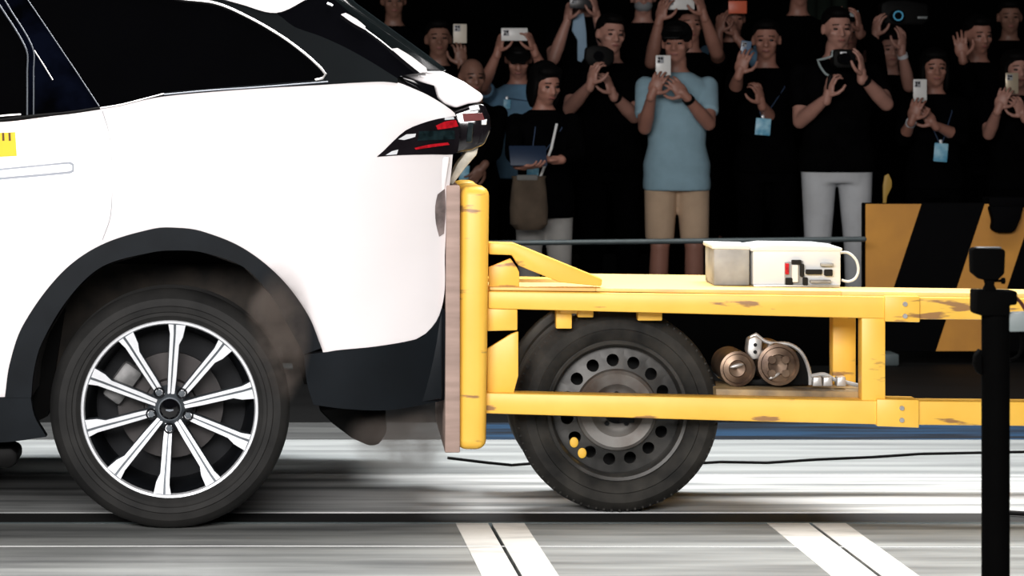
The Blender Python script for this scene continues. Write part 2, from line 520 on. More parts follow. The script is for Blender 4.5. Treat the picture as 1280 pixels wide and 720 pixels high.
for mir in (None, YC):
    Acc().add(patch(body, car_surf, 0, 0.02, 18, mir)).build('body_side', M_white, car, 40)
    Acc().add(patch(ARCH + ARCH_IN, car_surf, 0.022, 0.05, 12, mir)).build('wheel_arch_cladding', M_clad, car, 40)
    Acc().add(patch([(x + SH, y) for x, y in ARCH + ARCH_IN], car_surf, 0.022, 0.05, 14, mir)).build('wheel_arch_cladding', M_clad, car, 40)
    Acc().add(patch([(38, 495), (43, 520), (58, 546), (0, 553), (-760, 556), (-775, 503), (-300, 500), (0, 497)], car_surf, 0.018, 0.06, 18, mir)).build('sill_cladding', M_clad, car, 40)
    Acc().add(patch([(380, 443), (420, 439), (470, 434), (520, 425), (533, 418), (546, 402), (553, 385), (556, 388), (556, 500), (518, 508), (481, 513),
                     (430, 511), (392, 506), (384, 480)], car_surf, 0.006, 0.05, 14, mir)).build('rear_bumper', M_bump, car, 40)
    # side windows
    QG = [(125, 134), (24, -16), (100, -16), (180, -10), (224, -1), (270, 5), (310, 22), (350, 46), (380, 68), (400, 86), (406, 94), (402, 99),
          (385, 101), (320, 106), (260, 111), (205, 116), (165, 126), (140, 132)]
    Acc().add(patch(QG, car_surf, 0.0, 0.012, 18, mir)).build('quarter_glass', M_glass, car, 40)
    Acc().add(patch([(33, 144), (33, 66), (-8, 0), (-18, -16), (-330, -16), (-420, -10), (-420, 160), (0, 148)], car_surf, -0.004, 0.012, 18, mir)).build('rear_door_glass', M_glass, car, 40)
    Acc().add(patch([(-440, 160), (-440, -8), (-520, 10), (-700, 110), (-760, 178), (-700, 176)], car_surf, -0.004, 0.012, 20, mir)).build('front_door_glass', M_glass, car, 40)
    Acc().add(patch([(33, 146), (60, 144), (125, 136), (24, -16), (-18, -16), (-8, 0), (33, 66)], car_surf, 0.002, 0.02, 14, mir)).build('door_pillar_panel', mat('navy_gloss_pillar', (0.0015, 0.0022, 0.006), 0.12, 0, 0.9, 9, spec=0.35), car, 40)
    Acc().add(patch([(-440, 164), (-420, 162), (-420, -14), (-440, -12)], car_surf, 0.002, 0.02, 14, mir)).build('door_pillar_panel', M_gloss, car, 40)
    Acc().add(patch([(222, -7), (262, -4), (300, 6), (345, 17), (367, 33), (400, 45), (433, 60), (465, 78), (497, 98), (497, 104), (480, 102), (450, 103), (400, 106),
                     (330, 110), (260, 115), (200, 121), (160, 129), (125, 136), (140, 132), (165, 126), (205, 116), (260, 111), (320, 106), (385, 101), (402, 99),
                     (406, 94), (400, 86), (380, 68), (350, 46), (310, 22), (270, 5), (224, -1)], car_surf, 0.004, 0.02, 12, mir)).build('rear_pillar', M_pillar, car, 40)
    Acc().add(patch([(345, 17), (383, 0), (400, -8), (425, 5), (440, 22), (457, 37), (490, 63), (530, 91), (500, 95), (497, 98), (465, 78), (433, 60), (400, 45), (367, 33)],
                    car_surf, 0.0, 0.03, 12, mir)).build('spoiler_side_fin', M_gloss, car, 40)
    Acc().add(patch([(-520, 8), (-440, -14), (-330, -18), (24, -18), (100, -18), (180, -12), (222, -8), (262, -5), (300, 5), (345, 16), (383, -1), (398, -12), (380, -24),
                     (250, -40), (0, -52), (-250, -50), (-430, -32)], car_surf, 0.006, 0.02, 16, mir)).build('roof_rail', M_white, car, 40)
def on_car(px, py, proud=0.0):
    Y = 9.05
    for _ in range(7):
        p = P(px, py, Y); Y = car_surf(p.x, p.z) - proud
    return P(px, py, Y)
def px_curve(pts, step=6):
    q = smooth_poly(pts + pts[::-1][1:-1], step, 60)
    best = [p for p in q]
    # keep the outward run only
    last = Vector(pts[-1]); k = min(range(len(best)), key=lambda i: (best[i] - last).length)
    return best[:k + 1]
def strip(pts, r, proud=0.004, flat=None):
    return tube([on_car(p.x, p.y, proud) for p in px_curve(pts)], r)
Acc().add(strip([(100, -17), (180, -12), (224, -2), (270, 4), (310, 21), (350, 44), (380, 66), (401, 85), (407, 93), (403, 98), (394, 100)], 0.0042, 0.006)).build('chrome_window_trim', M_chrome, car)
Acc().add(strip([(125, 135), (150, 131), (170, 126), (205, 117)], 0.0022, 0.007)).build('belt_trim', M_chrome, car)
Acc().add(strip([(205, 118), (260, 113), (320, 109), (385, 104), (410, 102)], 0.0026, 0.006)).build('belt_trim', M_seam, car)
Acc().add(strip([(24, -16), (60, 37), (95, 89), (124, 133)], 0.0016, 0.004)).build('window_seam', M_seam, car)
Acc().add(strip([(-16, -16), (0, 7), (33, 62), (34, 90), (34, 144)], 0.0026, 0.004)).build('window_frame', M_seam, car)
Acc().add(strip([(-4, -16), (12, 10), (41, 60), (42, 90), (42, 144)], 0.0022, 0.004)).build('window_frame', M_seam, car)
Acc().add(strip([(43, 63), (55, 82), (66, 100)], 0.0018, 0.004)).build('window_seam', M_chrome, car)
Acc().add(strip([(-300, 172), (0, 150), (40, 145), (85, 141), (125, 135)], 0.0045, 0.004)).build('belt_trim', M_black, car)
Acc().add(strip([(-200, 156), (-20, 147), (10, 144), (26, 143)], 0.003, 0.002)).build('belt_trim', M_chrome, car)
# white reflections in the dark tailgate glass, modelled as pale strips along its edge
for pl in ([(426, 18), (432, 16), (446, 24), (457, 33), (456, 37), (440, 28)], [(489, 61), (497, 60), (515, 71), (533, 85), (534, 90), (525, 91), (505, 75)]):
    Acc().add(patch(pl, car_surf, 0.012, 0.02, 6)).build('tailgate_gleam_strip', M_white, car, 40)
Acc().add(strip([(456, 36), (475, 50), (491, 63)], 0.0016, 0.006)).build('tailgate_gleam_strip', M_chrome, car)
Acc().add(strip([(409, 4), (412, 5), (416, 7)], 0.004, 0.006)).build('spoiler_lamp', M_clear, car)

def far(Y): return 2 * YC - Y
def cross_prism(poly, Y, r=0.01, seg=2):
    return prism(poly, Y, far(Y), r, seg)
# roof skin, rear window, tailgate deck, light bar and rear face: swept across the car
def skin(pxs, yin, crown, name, m, thick=0.02, n=18):
    """surface over the car between the two sides, following the px outline"""
    V, Fc = [], []
    for x, y in pxs:
        p = on_car(x, y, -yin)
        h = YC - p.y
        for i in range(n + 1):
            t = -1 + 2 * i / n
            V.append(Vector((p.x, YC + h * t, p.z + crown * (1 - t ** 4))))
    for k in range(len(pxs) - 1):
        for i in range(n):
            a = k * (n + 1) + i
            Fc.append([a, a + 1, a + n + 2, a + n + 1])
    m0 = len(V)
    V += [v - Vector((0, 0, thick)) for v in V]
    Fc += [[i + m0 for i in f][::-1] for f in Fc]
    return Acc().add((V, Fc)).build(name, m, car, 40)
skin([(-430, -30), (-250, -49), (0, -51), (250, -39), (380, -23), (398, -12)], 0.004, 0.05, 'roof', M_white)
skin([(-1405, 270), (-1300, 233), (-1000, 206), (-780, 182)], 0.006, 0.05, 'bonnet', M_white)
skin([(-780, 182), (-640, 90), (-430, -32)], 0.02, 0.02, 'windscreen', M_rglass)
Acc().add(cross_prism([(398, -14), (432, -10), (446, 4), (533, 67), (560, 88), (548, 92), (528, 90), (490, 62), (456, 35), (424, 6)], 9.36, 0.012)).build('rear_window', M_rglass, car)
Acc().add(cross_prism([(500, 93), (530, 89), (553, 89), (580, 102), (602, 117), (605, 122), (600, 128), (585, 130), (570, 135), (556, 130), (546, 121), (543, 108)], 9.24, 0.012, 3)).build('tailgate_deck', M_white, car)
Acc().add(cross_prism([(500, 95), (543, 107), (547, 122), (556, 131), (530, 118), (512, 108)], 9.22, 0.003)).build('deck_gap_seal', M_gloss, car)
Acc().add(cross_prism([(566, 140), (597, 129), (606, 130), (613, 146), (614, 163), (606, 181), (590, 188), (568, 192)], 9.23, 0.014, 3)).build('light_bar', M_tail, car)
for pl, m in (([(586, 133), (598, 131), (600, 137), (588, 139)], M_clear), ([(578, 142), (603, 141), (606, 150), (580, 152)], mat('dull_red_lamp', (0.16, 0.03, 0.03), 0.2, 0, 0.3, 20)),
              ([(585, 153), (592, 153), (590, 178), (583, 178)], M_teal), ([(602, 150), (609, 149), (608, 156), (602, 156)], M_clear)):
    Acc().add(prism(pl, 9.222, 9.235, 0.001, 1)).build('lamp_element_and_gleam', m, car)  # clear pieces are white gleams on the light bar, built as shapes
TL = [(471, 196), (480, 188), (492, 176), (507, 163), (525, 155), (545, 149), (570, 145), (573, 152), (574, 175), (572, 190), (566, 193), (540, 193), (500, 194)]
Acc().add(patch(TL, car_surf, 0.004, 0.05, 8)).build('tail_light', M_tail, car)
for pl, m in (([(545, 157), (556, 152), (570, 150), (573, 158), (556, 161), (547, 162)], M_red), ([(518, 185), (535, 181), (560, 178), (562, 181), (540, 184), (520, 187)], M_red),
              ([(498, 174), (508, 168), (520, 167), (519, 171), (505, 175)], M_clear), ([(482, 194), (490, 189), (498, 187), (496, 193)], M_clear),
              ([(524, 164), (568, 163), (569, 174), (522, 176)], M_teal), ([(556, 147), (567, 146), (568, 149), (556, 150)], M_clear)):
    Acc().add(patch(pl, car_surf, 0.008, 0.008, 6)).build('lamp_element_and_gleam', m, car)  # clear patches paint the white gleams of the tail light cover
Acc().add(cross_prism([(545, 195), (563, 195), (557, 235), (553, 290), (552, 360), (545, 395), (520, 410), (515, 300)], 9.16, 0.01)).build('tailgate', M_white, car)
Acc().add(cross_prism([(515, 410), (548, 398), (553, 386), (553, 498), (520, 505), (505, 470)], 9.16, 0.01)).build('rear_bumper_beam', M_bump, car)
Acc().add(prism([(592, 181), (599, 181), (596, 193), (580, 212), (566, 231), (561, 228), (572, 205), (583, 190)], 9.26, 9.36, 0.003)).build('torn_bumper_strip', mat('cream_torn_plastic', (0.66, 0.62, 0.52), 0.6, 0, 0.4, 20), car)
Acc().add(patch([(547, 243), (556, 236), (557, 262), (555, 292), (549, 296), (545, 280), (544, 258)], car_surf, 0.003, 0.01, 6)).build('crush_tear', mat('torn_grey_plastic', (0.26, 0.21, 0.20), 0.8, 0, 0.6, 18), car)
# belly, wheel wells
Acc().add(prism([(-1330, 480), (-1200, 500), (-300, 540), (20, 540), (60, 520), (90, 330), (340, 330), (380, 480), (515, 495), (515, 440), (400, 430), (350, 300), (80, 300), (-300, 420), (-1330, 420)], 9.42, far(9.42))).build('underbody', M_under, car, 0)
def well(c, r, shift):
    V, Fc = [], []
    pts = [(x + shift, y) for x, y in ARCH_IN]
    q = [on_car(x, y, 0.0) for x, y in pts]
    for p in q:
        V += [p, Vector((p.x, 9.46, p.z))]
    for i in range(len(q) - 1):
        Fc.append([2 * i, 2 * i + 1, 2 * i + 3, 2 * i + 2])
    b = len(V)
    V += [Vector((p.x, 9.46, p.z)) for p in q]
    Fc.append(list(range(b, b + len(q))))
    Acc().add((V, Fc)).build('wheel_well_liner', M_liner, car, 40)
well(None, 0, 0); well(None, 0, SH)
Acc().add(prism([(398, 512), (440, 508), (482, 510), (484, 540), (474, 556), (462, 558), (440, 548), (416, 530)], 9.45, 9.95, 0.012)).build('hanging_undertray', M_under, car)
Acc().add(prism([(-60, 562), (14, 560), (22, 566), (22, 578), (14, 585), (-60, 585)], 9.12, 9.32, 0.01)).build('jacking_bracket', M_black, car)
Acc().add(strip([(128, 139), (137, 170), (140, 220), (138, 270), (128, 300)], 0.0012, 0.0006)).build('door_seam', mat('pale_seam', (0.45, 0.45, 0.48), 0.6), car)
# flush handle and sticker
Acc().add(patch([(-62, 216.5), (88, 202), (92.5, 205), (92.5, 214.5), (88, 217), (-62, 230)], car_surf, 0.0015, 0.004, 8)).build('handle_gap', mat('handle_gap_grey', (0.30, 0.33, 0.38), 0.5), car)
Acc().add(patch([(-60, 219.5), (86, 205), (90, 207), (90, 212.5), (86, 214), (-60, 227)], car_surf, 0.004, 0.006, 8)).build('door_handle', M_white, car)
st = Acc().add(patch([(-22, 167), (19, 165), (21, 195), (-20, 197)], car_surf, 0.0025, 0.003, 10)).build('warning_sticker', mat('yellow_sticker', (0.93, 0.60, 0.0), 0.6, 0, 0.04), car)
for x in (-9, 4, 12):
    Acc().add(patch([(x - 1.6, 166), (x + 1.2, 166), (x + 1.6, 176), (x - 1.2, 176)], car_surf, 0.004, 0.002, 4, None, 3)).build('sticker_mark', mat('brown_print', (0.12, 0.06, 0.01), 0.7), st)

def car_wheel(cx, cz, Y, parent, detail=True):
    """alloy wheel with a machined ten spoke face; near sidewall at Y"""
    c = Vector((cx, Y, cz))
    R = cz
    w = empty('wheel', (cx, Y, cz), parent=parent)
    ty = [(0.270, 0.020), (0.276, 0.006), (0.290, -0.004), (0.300, -0.004), (0.303, -0.008), (0.318, -0.010), (0.321, -0.006), (R - 0.030, -0.002), (R - 0.014, 0.012), (R - 0.004, 0.03), (R, 0.05)]
    for k in range(4):
        y = 0.07 + k * 0.036
        ty += [(R, y), (R - 0.007, y + 0.002), (R - 0.007, y + 0.009), (R, y + 0.011)]
    ty += [(R, 0.205), (R - 0.012, 0.236), (R - 0.04, 0.25), (0.28, 0.245), (0.270, 0.23)]
    V, Fc = lathe(ty, c, 120)
    a = Acc().add((V, Fc))
    a.build('tyre', M_tyre, w, 30)
    Acc().add(lathe([(0.262, 0.03), (0.262, 0.012), (0.266, 0.004), (0.2725, 0.003), (0.2765, 0.010), (0.2765, 0.03)], c, 96)).build('rim_lip', M_spoke, w, 30)
    Acc().add(lathe([(0.266, 0.02), (0.258, 0.03), (0.25, 0.06), (0.235, 0.14), (0.235, 0.2), (0.0, 0.2)], c, 72)).build('rim_barrel', M_barrel, w, 30)
    ac = Acc().add(lathe([(0.0, 0.135), (0.165, 0.135), (0.165, 0.16), (0.0, 0.16)], c, 64)).add(lathe([(0.0, 0.10), (0.08, 0.105), (0.085, 0.14)], c, 40))
    ac.build('brake_disc', M_disc, w, 30)
    t = math.radians(155)
    Acc().add(box(c + Vector((math.cos(t) * 0.165, 0.13, math.sin(t) * 0.165)), (0.07, 0.07, 0.13), 0.015, Matrix.Rotation(-t + 0.2, 3, 'Y'))).build('brake_caliper', mat('dirty_caliper', (0.20, 0.20, 0.20), 0.5, 0.3, 0.5, 20), w)
    for k in range(10):
        t = math.radians(86 + 36 * k)
        dx, dz = Vector((math.cos(t), 0, math.sin(t))), Vector((-math.sin(t), 0, math.cos(t)))
        def q(r, s, y): return c + dx * r + dz * s + Vector((0, y, 0))
        s = Acc()
        out = [(0.040, -0.013), (0.10, -0.0155), (0.20, -0.0165), (0.225, -0.027), (0.266, -0.033), (0.266, 0.024), (0.235, 0.017), (0.10, 0.0145), (0.040, 0.012)]
        def yo(r): return 0.034 - 0.026 * min(1, max(0, (r - 0.04) / 0.2)) ** 1.3
        s.add(bevelled(*prism_pts([q(r, v, yo(r)) for r, v in out], [q(r, v, yo(r) + 0.045) for r, v in out]), 0.002, 1), 1)
        fa = [(0.030, 0.001), (0.045, 0.002), (0.10, 0.003), (0.235, 0.004), (0.262, 0.006), (0.262, 0.022), (0.233, 0.015), (0.10, 0.012), (0.045, 0.010), (0.030, 0.008)]
        fb = [(0.030, -0.008), (0.045, -0.011), (0.10, -0.0135), (0.20, -0.0145), (0.225, -0.025), (0.262, -0.031), (0.262, -0.002), (0.225, -0.003), (0.10, -0.002), (0.045, -0.001), (0.030, -0.001)]
        for pl in ((fa, fb) if k % 2 == 0 else (fb, fa)):
            s.add(prism_pts([q(r, v, yo(r) - 0.004) for r, v in pl], [q(r, v, yo(r) + 0.002) for r, v in pl]), 0)
        s.build('spoke', [M_spoke, M_spoked], w, 30)
    Acc().add(lathe([(0.0, 0.020), (0.036, 0.021), (0.048, 0.030), (0.060, 0.044), (0.070, 0.07)], c, 40)).build('hub', M_spoked, w, 30)
    Acc().add(lathe([(0.0, 0.006), (0.026, 0.008), (0.032, 0.014), (0.033, 0.024)], c, 32)).build('hub_cap', M_gloss, w, 30)
    Acc().add(prism_pts([c + Vector((x, 0.0055, z)) for x, z in ((-0.012, -0.004), (0.0, -0.007), (0.012, -0.004), (0.012, 0.0), (-0.012, 0.0))],
                        [c + Vector((x, 0.010, z)) for x, z in ((-0.012, -0.004), (0.0, -0.007), (0.012, -0.004), (0.012, 0.0), (-0.012, 0.0))])).build('emblem', M_seam, w)
    for k in range(5):
        t = math.radians(52 + 72 * k)
        o = c + Vector((math.cos(t) * 0.060, 0, math.sin(t) * 0.060))
        Acc().add(lathe([(0.0, 0.028), (0.012, 0.028), (0.0125, 0.020), (0.0165, 0.018), (0.0175, 0.03)], o, 16)).add(lathe([(0.0, 0.0185), (0.007, 0.019), (0.0105, 0.019), (0.0105, 0.03)], o, 6), 1).build('lug_nut', [M_barrel, M_spoked], w, 30)
    return w
wc = P(212, 512, 9.0)
car_wheel(wc.x, wc.z, 9.0, car)
car_wheel(P(212 + SH, 512, 9.0).x, wc.z, 9.0, car)
for x in (wc.x, P(212 + SH, 512, 9.0).x):                      # the two far wheels show only as tyres beneath the belly
    R = wc.z
    Acc().add(lathe([(0.0, -0.05), (0.27, -0.02), (R - 0.03, 0), (R - 0.01, 0.02), (R, 0.05), (R, 0.2), (R - 0.03, 0.25), (0.27, 0.25), (0.0, 0.22)], (x, far(9.0) - 0.25, R), 64)).build('far_tyre', M_tyre, car, 30)
    Acc().add(capsule((x, 9.2, R), (x, far(9.2), R), 0.035)).build('axle', M_under, car)

# ================================================================== the yellow crash trolley
A_ = math.radians(2.0)
O_ = P(772, 500, 9.20); O_.z = 0
EX, EY = Vector((math.cos(A_), -math.sin(A_), 0)), Vector((math.sin(A_), math.cos(A_), 0))
def C(px, py, d):
    """picture px on the vertical plane lying d behind the trolley's near side"""
    k = (px - CX) / F
    Y = (d + O_.x * math.sin(A_) + O_.y * math.cos(A_)) / (k * math.sin(A_) + math.cos(A_))
    return P(px, py, Y)
def cprism(poly, d0, d1, r=0.006, seg=2):
    a = [C(x, y, d0) for x, y in poly]
    return prism_pts(a, [p + EY * (d1 - d0) for p in a], r, seg)
cart = empty('crash_trolley', O_, 'yellow steel crash trolley with plywood faced barrier ramming the white car', 'trolley')
W = 0.75
Acc().add(cprism([(558, 232), (575, 232), (575, 566), (556, 566)], -0.07, W + 0.12, 0.004)).build('plywood_face', M_ply, cart)
for d in (-0.05, 0.30, W - 0.12):
    if d < 0:
        pl = [(576, 233), (612, 233), (608, 563), (571, 563)]
        Acc().add(cprism(pl, d, d + 0.17, 0.03, 4)).build('barrier_post', M_yellow, cart)
    else:
        a = [C(x, y, -0.05) + EY * (d + 0.05) for x, y in [(576, 235), (611, 235), (607, 561), (572, 561)]]
        Acc().add(prism_pts(a, [p + EY * 0.16 for p in a], 0.03, 3)).build('barrier_post', M_yellow, cart)
def far_copy(poly, d0, d1, shift, r=0.006):
    a = [C(x, y, d0) + EY * shift for x, y in poly]
    return prism_pts(a, [p + EY * (d1 - d0) for p in a], r)
UB = [(610, 364), (1130, 371), (1600, 377), (1600, 403), (1130, 399), (1040, 397), (610, 386)]
Acc().add(cprism(UB, 0, 0.09, 0.006)).build('upper_beam', M_yellow, cart)
Acc().add(far_copy([(610, 364), (1060, 370), (1060, 398), (610, 386)], 0, 0.09, W - 0.09)).build('upper_beam', M_yellow, cart)
LB = [(605, 491), (900, 497), (1105, 501), (1600, 505), (1600, 536), (1105, 531), (900, 526), (605, 517)]
Acc().add(cprism(LB, 0, 0.09, 0.006)).build('lower_beam', M_yellow, cart)
Acc().add(cprism([(605, 496), (1600, 510), (1600, 534), (605, 516)], W - 0.09, W, 0.006)).build('lower_beam', M_yellow, cart)
Acc().add(cprism([(1106, 370), (1150, 370.5), (1150, 403), (1106, 402)], -0.012, 0.10, 0.004)).build('beam_sleeve', M_yellow, cart)
Acc().add(cprism([(1096, 499), (1149, 500), (1149, 535), (1096, 533)], -0.012, 0.10, 0.004)).build('beam_sleeve', M_yellow, cart)
for x, y in ((1131, 380), (1131, 395), (1127, 510), (1127, 525)):
    p = C(x, y, -0.012)
    Acc().add(capsule(p + EY * 0.004, p - EY * 0.008, 0.0085, 0.0075, 8, flat=True)).build('bolt', M_alu, cart)
DK = [(745, 360), (1052, 364), (1052, 370), (745, 364.5)]
DT = [(1052, 364), (1600, 371), (1600, 376), (1052, 370)]
DF = [(612, 359), (745, 360), (745, 364.5), (612, 363)]
for DP, dd in ((DK, W - 0.012), (DT, 0.22), (DF, 0.26)):
  Acc().add(cprism(DP, 0.012, dd, 0.003)).build('deck_plate', mat('worn_deck_paint', (0.86, 0.58, 0.17), 0.5, 0, 0.2, 5, col2=(0.70, 0.44, 0.16)), cart)
DG = [(611, 303), (642, 304), (660, 311), (753, 349), (752, 358), (700, 353), (648, 332), (640, 319), (611, 318)]
Acc().add(cprism(DG, 0.01, 0.08, 0.005)).build('diagonal_brace', M_yellow, cart)
Acc().add(cprism([(611, 334), (638, 323), (646, 334), (649, 340), (649, 362), (611, 362)], 0.045, 0.06, 0.002)).build('gusset_plate', M_yellow, cart)
Acc().add(cprism([(609, 384), (647, 386), (647, 413), (609, 414)], 0.012, 0.06, 0.004)).build('gusset_plate', M_yellow, cart)
Acc().add(cprism([(609, 436), (638, 418), (648, 414), (648, 470), (642, 492), (609, 494)], 0.03, 0.05, 0.003)).build('gusset_plate', M_yellow, cart)
for pl in ([(695, 384), (715, 384), (715, 411), (695, 411)], [(722, 385), (742, 386), (742, 397), (722, 397)], [(797, 388), (828, 389), (828, 401), (797, 401)]):
    Acc().add(cprism(pl, 0.10, 0.15, 0.004)).build('wheel_strut', M_yellow, cart)
Acc().add(cprism([(1077, 397), (1107, 397), (1107, 503), (1077, 502)], 0.008, 0.075, 0.005)).build('near_upright', M_yellow, cart)
Acc().add(cprism([(1041, 392), (1070, 392), (1070, 500), (1041, 500)], 0.30, 0.37, 0.005)).build('inner_upright', M_yellow, cart)
Acc().add(cprism([(895, 486), (1085, 490), (1085, 502), (895, 500)], 0.085, 0.34, 0.003)).build('lower_deck', mat('dirty_deck', (0.40, 0.28, 0.13), 0.6, 0, 0.4, 9, col2=(0.10, 0.075, 0.05)), cart)
Acc().add(cprism([(1570, 376), (1600, 376), (1600, 536), (1570, 536)], 0.0, 0.24, 0.006)).build('tail_frame', M_yellow, cart)
for px_ in (700, 880, 1040):
    a = [C(x, y, 0.08) for x, y in ((px_, 374), (px_ + 22, 374), (px_ + 22, 392), (px_, 392))]
    Acc().add(prism_pts(a, [p + EY * (W - 0.16) for p in a], 0.003)).build('cross_member', M_yellow, cart)

M_paintdot = mat('yellow_paint_mark', (0.80, 0.47, 0.05), 0.6)
def steel_wheel(cx, d, parent, near=True):
    c0 = C(cx, 514, d)
    R = c0.z
    w = empty('wheel', c0, parent=parent)
    w.rotation_euler = (0, 0, -A_)
    c = Vector((0, 0, 0))
    def put(name, acc, m, sm=30):
        return link(name, mesh_from(acc.v, acc.f, m, sm, acc.m), w)
    ty = [(0.226, 0.03), (0.228, 0.008), (0.24, -0.002), (0.262, -0.008), (0.265, -0.004), (R - 0.035, -0.004), (R - 0.015, 0.010), (R - 0.004, 0.028), (R, 0.045)]
    for k in range(4):
        y = 0.06 + 0.028 * k
        ty += [(R, y), (R - 0.007, y + 0.002), (R - 0.007, y + 0.008), (R, y + 0.010)]
    ty += [(R, 0.165), (R - 0.02, 0.195), (0.24, 0.205), (0.226, 0.18)]
    a = Acc().add(lathe(ty, c, 108))
    for i in range(80):
        t = 2 * PI * (i + 0.3) / 80
        rad = Vector((math.cos(t), 0, math.sin(t)))
        a.add(box(rad * (R - 0.0185) + Vector((0, 0.022, 0)), (0.026, 0.014, 0.006), 0, Matrix.Rotation(-t, 3, 'Y')))
    put('tyre', a, M_ctyre)
    put('rim_flange', Acc().add(lathe([(0.204, 0.05), (0.206, 0.025), (0.214, 0.012), (0.224, 0.008), (0.229, 0.012), (0.229, 0.03)], c, 80)), M_steelrim)
    # pressed disc with sixteen round vent holes
    V, Fc = [], []
    NH, rh, rm = 15, 0.020, 0.160
    secs = NH * 12
    a = Acc()
    bm = bmesh.new()
    ring = []
    def yz(r):
        if r > 0.19: return 0.055
        if r > 0.13: return 0.055 - 0.018 * (0.19 - r) / 0.06
        return 0.037
    for k in range(NH):
        t0 = 2 * PI * k / NH + math.radians(94)
        for i in range(12):
            pass
    # polar plate with holes: per sector a quad-with-hole fan
    for k in range(NH):
        tc = 2 * PI * k / NH + math.radians(94)
        half = PI / NH
        hole = [(rm + rh * math.cos(2 * PI * i / 16), rh / rm * math.sin(2 * PI * i / 16)) for i in range(16)]
        outr = []
        r0, r1 = 0.132, 0.206
        for i in range(16):
            u, v = math.cos(2 * PI * i / 16), math.sin(2 * PI * i / 16)
            s = 1 / max(abs(u), abs(v))
            outr.append(((r0 + r1) / 2 + (r1 - r0) / 2 * u * s, half * v * s))
        b = len(V)
        for r, t in hole + outr:
            V.append(Vector((r * math.cos(tc + t), yz(r), r * math.sin(tc + t))))
        for r, t in hole:
            V.append(Vector((r * math.cos(tc + t), yz(r) + 0.02, r * math.sin(tc + t))))
        for i in range(16):
            j = (i + 1) % 16
            Fc.append([b + i, b + j, b + 16 + j, b + 16 + i])
            Fc.append([b + i, b + j, b + 32 + j, b + 32 + i])
    put('vented_disc', Acc().add((V, Fc)), M_steelrim)
    put('centre_dish', Acc().add(lathe([(0.133, 0.038), (0.128, 0.022), (0.118, 0.014), (0.085, 0.018), (0.072, 0.03), (0.06, 0.034), (0.042, 0.034)], c, 64)), M_steelhub)
    put('hub', Acc().add(lathe([(0.044, 0.036), (0.042, 0.018), (0.030, 0.012), (0.022, 0.013), (0.020, 0.03), (0.0, 0.03)], c, 40)).add(box((0.03, 0.02, -0.028), (0.05, 0.02, 0.022), 0.004)), M_barrel)
    put('hub_bore', Acc().add(lathe([(0.0, 0.008), (0.012, 0.008), (0.014, 0.014)], c, 6)), M_alu)
    put('inner_barrel', Acc().add(lathe([(0.208, 0.05), (0.200, 0.07), (0.195, 0.17), (0.0, 0.17)], c, 64)), M_hole)
    for k in range(5):
        t = math.radians(18 + 72 * k)
        put('wheel_bolt', Acc().add(capsule((0.053 * math.cos(t), 0.034, 0.053 * math.sin(t)), (0.053 * math.cos(t), 0.024, 0.053 * math.sin(t)), 0.0085, 0.0075, 6, flat=True)), M_barrel)
    for a_, b_ in ((-142, 0.172), (-128, 0.178)):
        t = math.radians(a_)
        put('paint_mark', Acc().add(ellipsoid((b_ * math.cos(t), 0.044, b_ * math.sin(t)), (0.014, 0.004, 0.017))), M_paintdot)
    return w
steel_wheel(772, 0.15, cart)
steel_wheel(1500, 0.15, cart)
for px_ in (772, 1500):
    c0 = C(px_, 514, 0.15)
    fw = Acc()
    R = c0.z
    fw.add(lathe([(0.0, 0.02), (0.22, 0.01), (R - 0.035, -0.004), (R - 0.015, 0.010), (R, 0.045), (R, 0.15), (R - 0.02, 0.19), (0.0, 0.19)], c0 + EY * (W - 0.37), 64))
    fw.build('far_wheel', M_ctyre, cart, 30)
    Acc().add(capsule(c0 + EY * 0.08, c0 + EY * (W - 0.32), 0.03)).build('axle', M_under, cart)
    Acc().add(capsule(c0 + EY * 0.2 + Vector((0, 0, 0.0)), c0 + EY * 0.2 + Vector((0, 0, 0.30)), 0.03)).build('suspension_leg', M_under, cart)

# ---- things standing on the trolley
def on_cart(name, label, cat, px, d):
    p = C(px, 372, d)
    return empty(name, (p.x, p.y, p.z), label, cat)
b1 = on_cart('equipment_case', 'plain smudged grey white case on the trolley deck beside the open electronics box', 'case', 915, 0.18)
Acc().add(cprism([(892, 309), (937, 310), (937, 357), (892, 357)], 0.2, 0.42, 0.006)).build('body', M_greycase, b1)
Acc().add(cprism([(890, 306), (937.5, 307), (937.5, 312), (890, 311)], 0.195, 0.425, 0.002)).build('lid', M_plastic, b1)
b2 = on_cart('electronics_box', 'white instrument box with exposed connectors and cable loop on the trolley deck', 'instrument', 995, 0.18)
Acc().add(cprism([(941, 312), (1051, 311), (1051, 357), (941, 357)], 0.2, 0.44, 0.005)).build('body', M_plastic, b2)
Acc().add(cprism([(938, 309), (960, 306), (1030, 307), (1053, 310), (1053, 314), (938, 314)], 0.192, 0.445, 0.003)).build('lid', M_plastic, b2)
Acc().add(cprism([(942, 356), (1050, 356.5), (1050, 359), (942, 358.5)], 0.18, 0.44, 0.001)).build('base_tray', M_alu, b2)
Acc().add(cprism([(981, 328), (1004, 326), (1005, 356), (981, 356)], 0.192, 0.2, 0.001)).build('connector_panel', M_greycase, b2)
for x, y, w_, h_, m in ((984, 336, 5, 14, M_red), (987, 352, 9, 9, M_hole), (996, 328, 12, 6, M_hole), (994, 342, 8, 22, M_plastic), (1003, 338, 5, 16, M_hole), (1007, 352, 6, 10, M_hole),
                        (1018, 340, 20, 6, M_hole), (1036, 341, 10, 8, M_hole), (1026, 352, 26, 4, M_greycase), (1034, 331, 16, 4, M_greycase)):
    Acc().add(cprism([(x - w_ / 2, y - h_ / 2), (x + w_ / 2, y - h_ / 2), (x + w_ / 2, y + h_ / 2), (x - w_ / 2, y + h_ / 2)], 0.178, 0.195, 0.002, 1)).build('connector', m, b2)
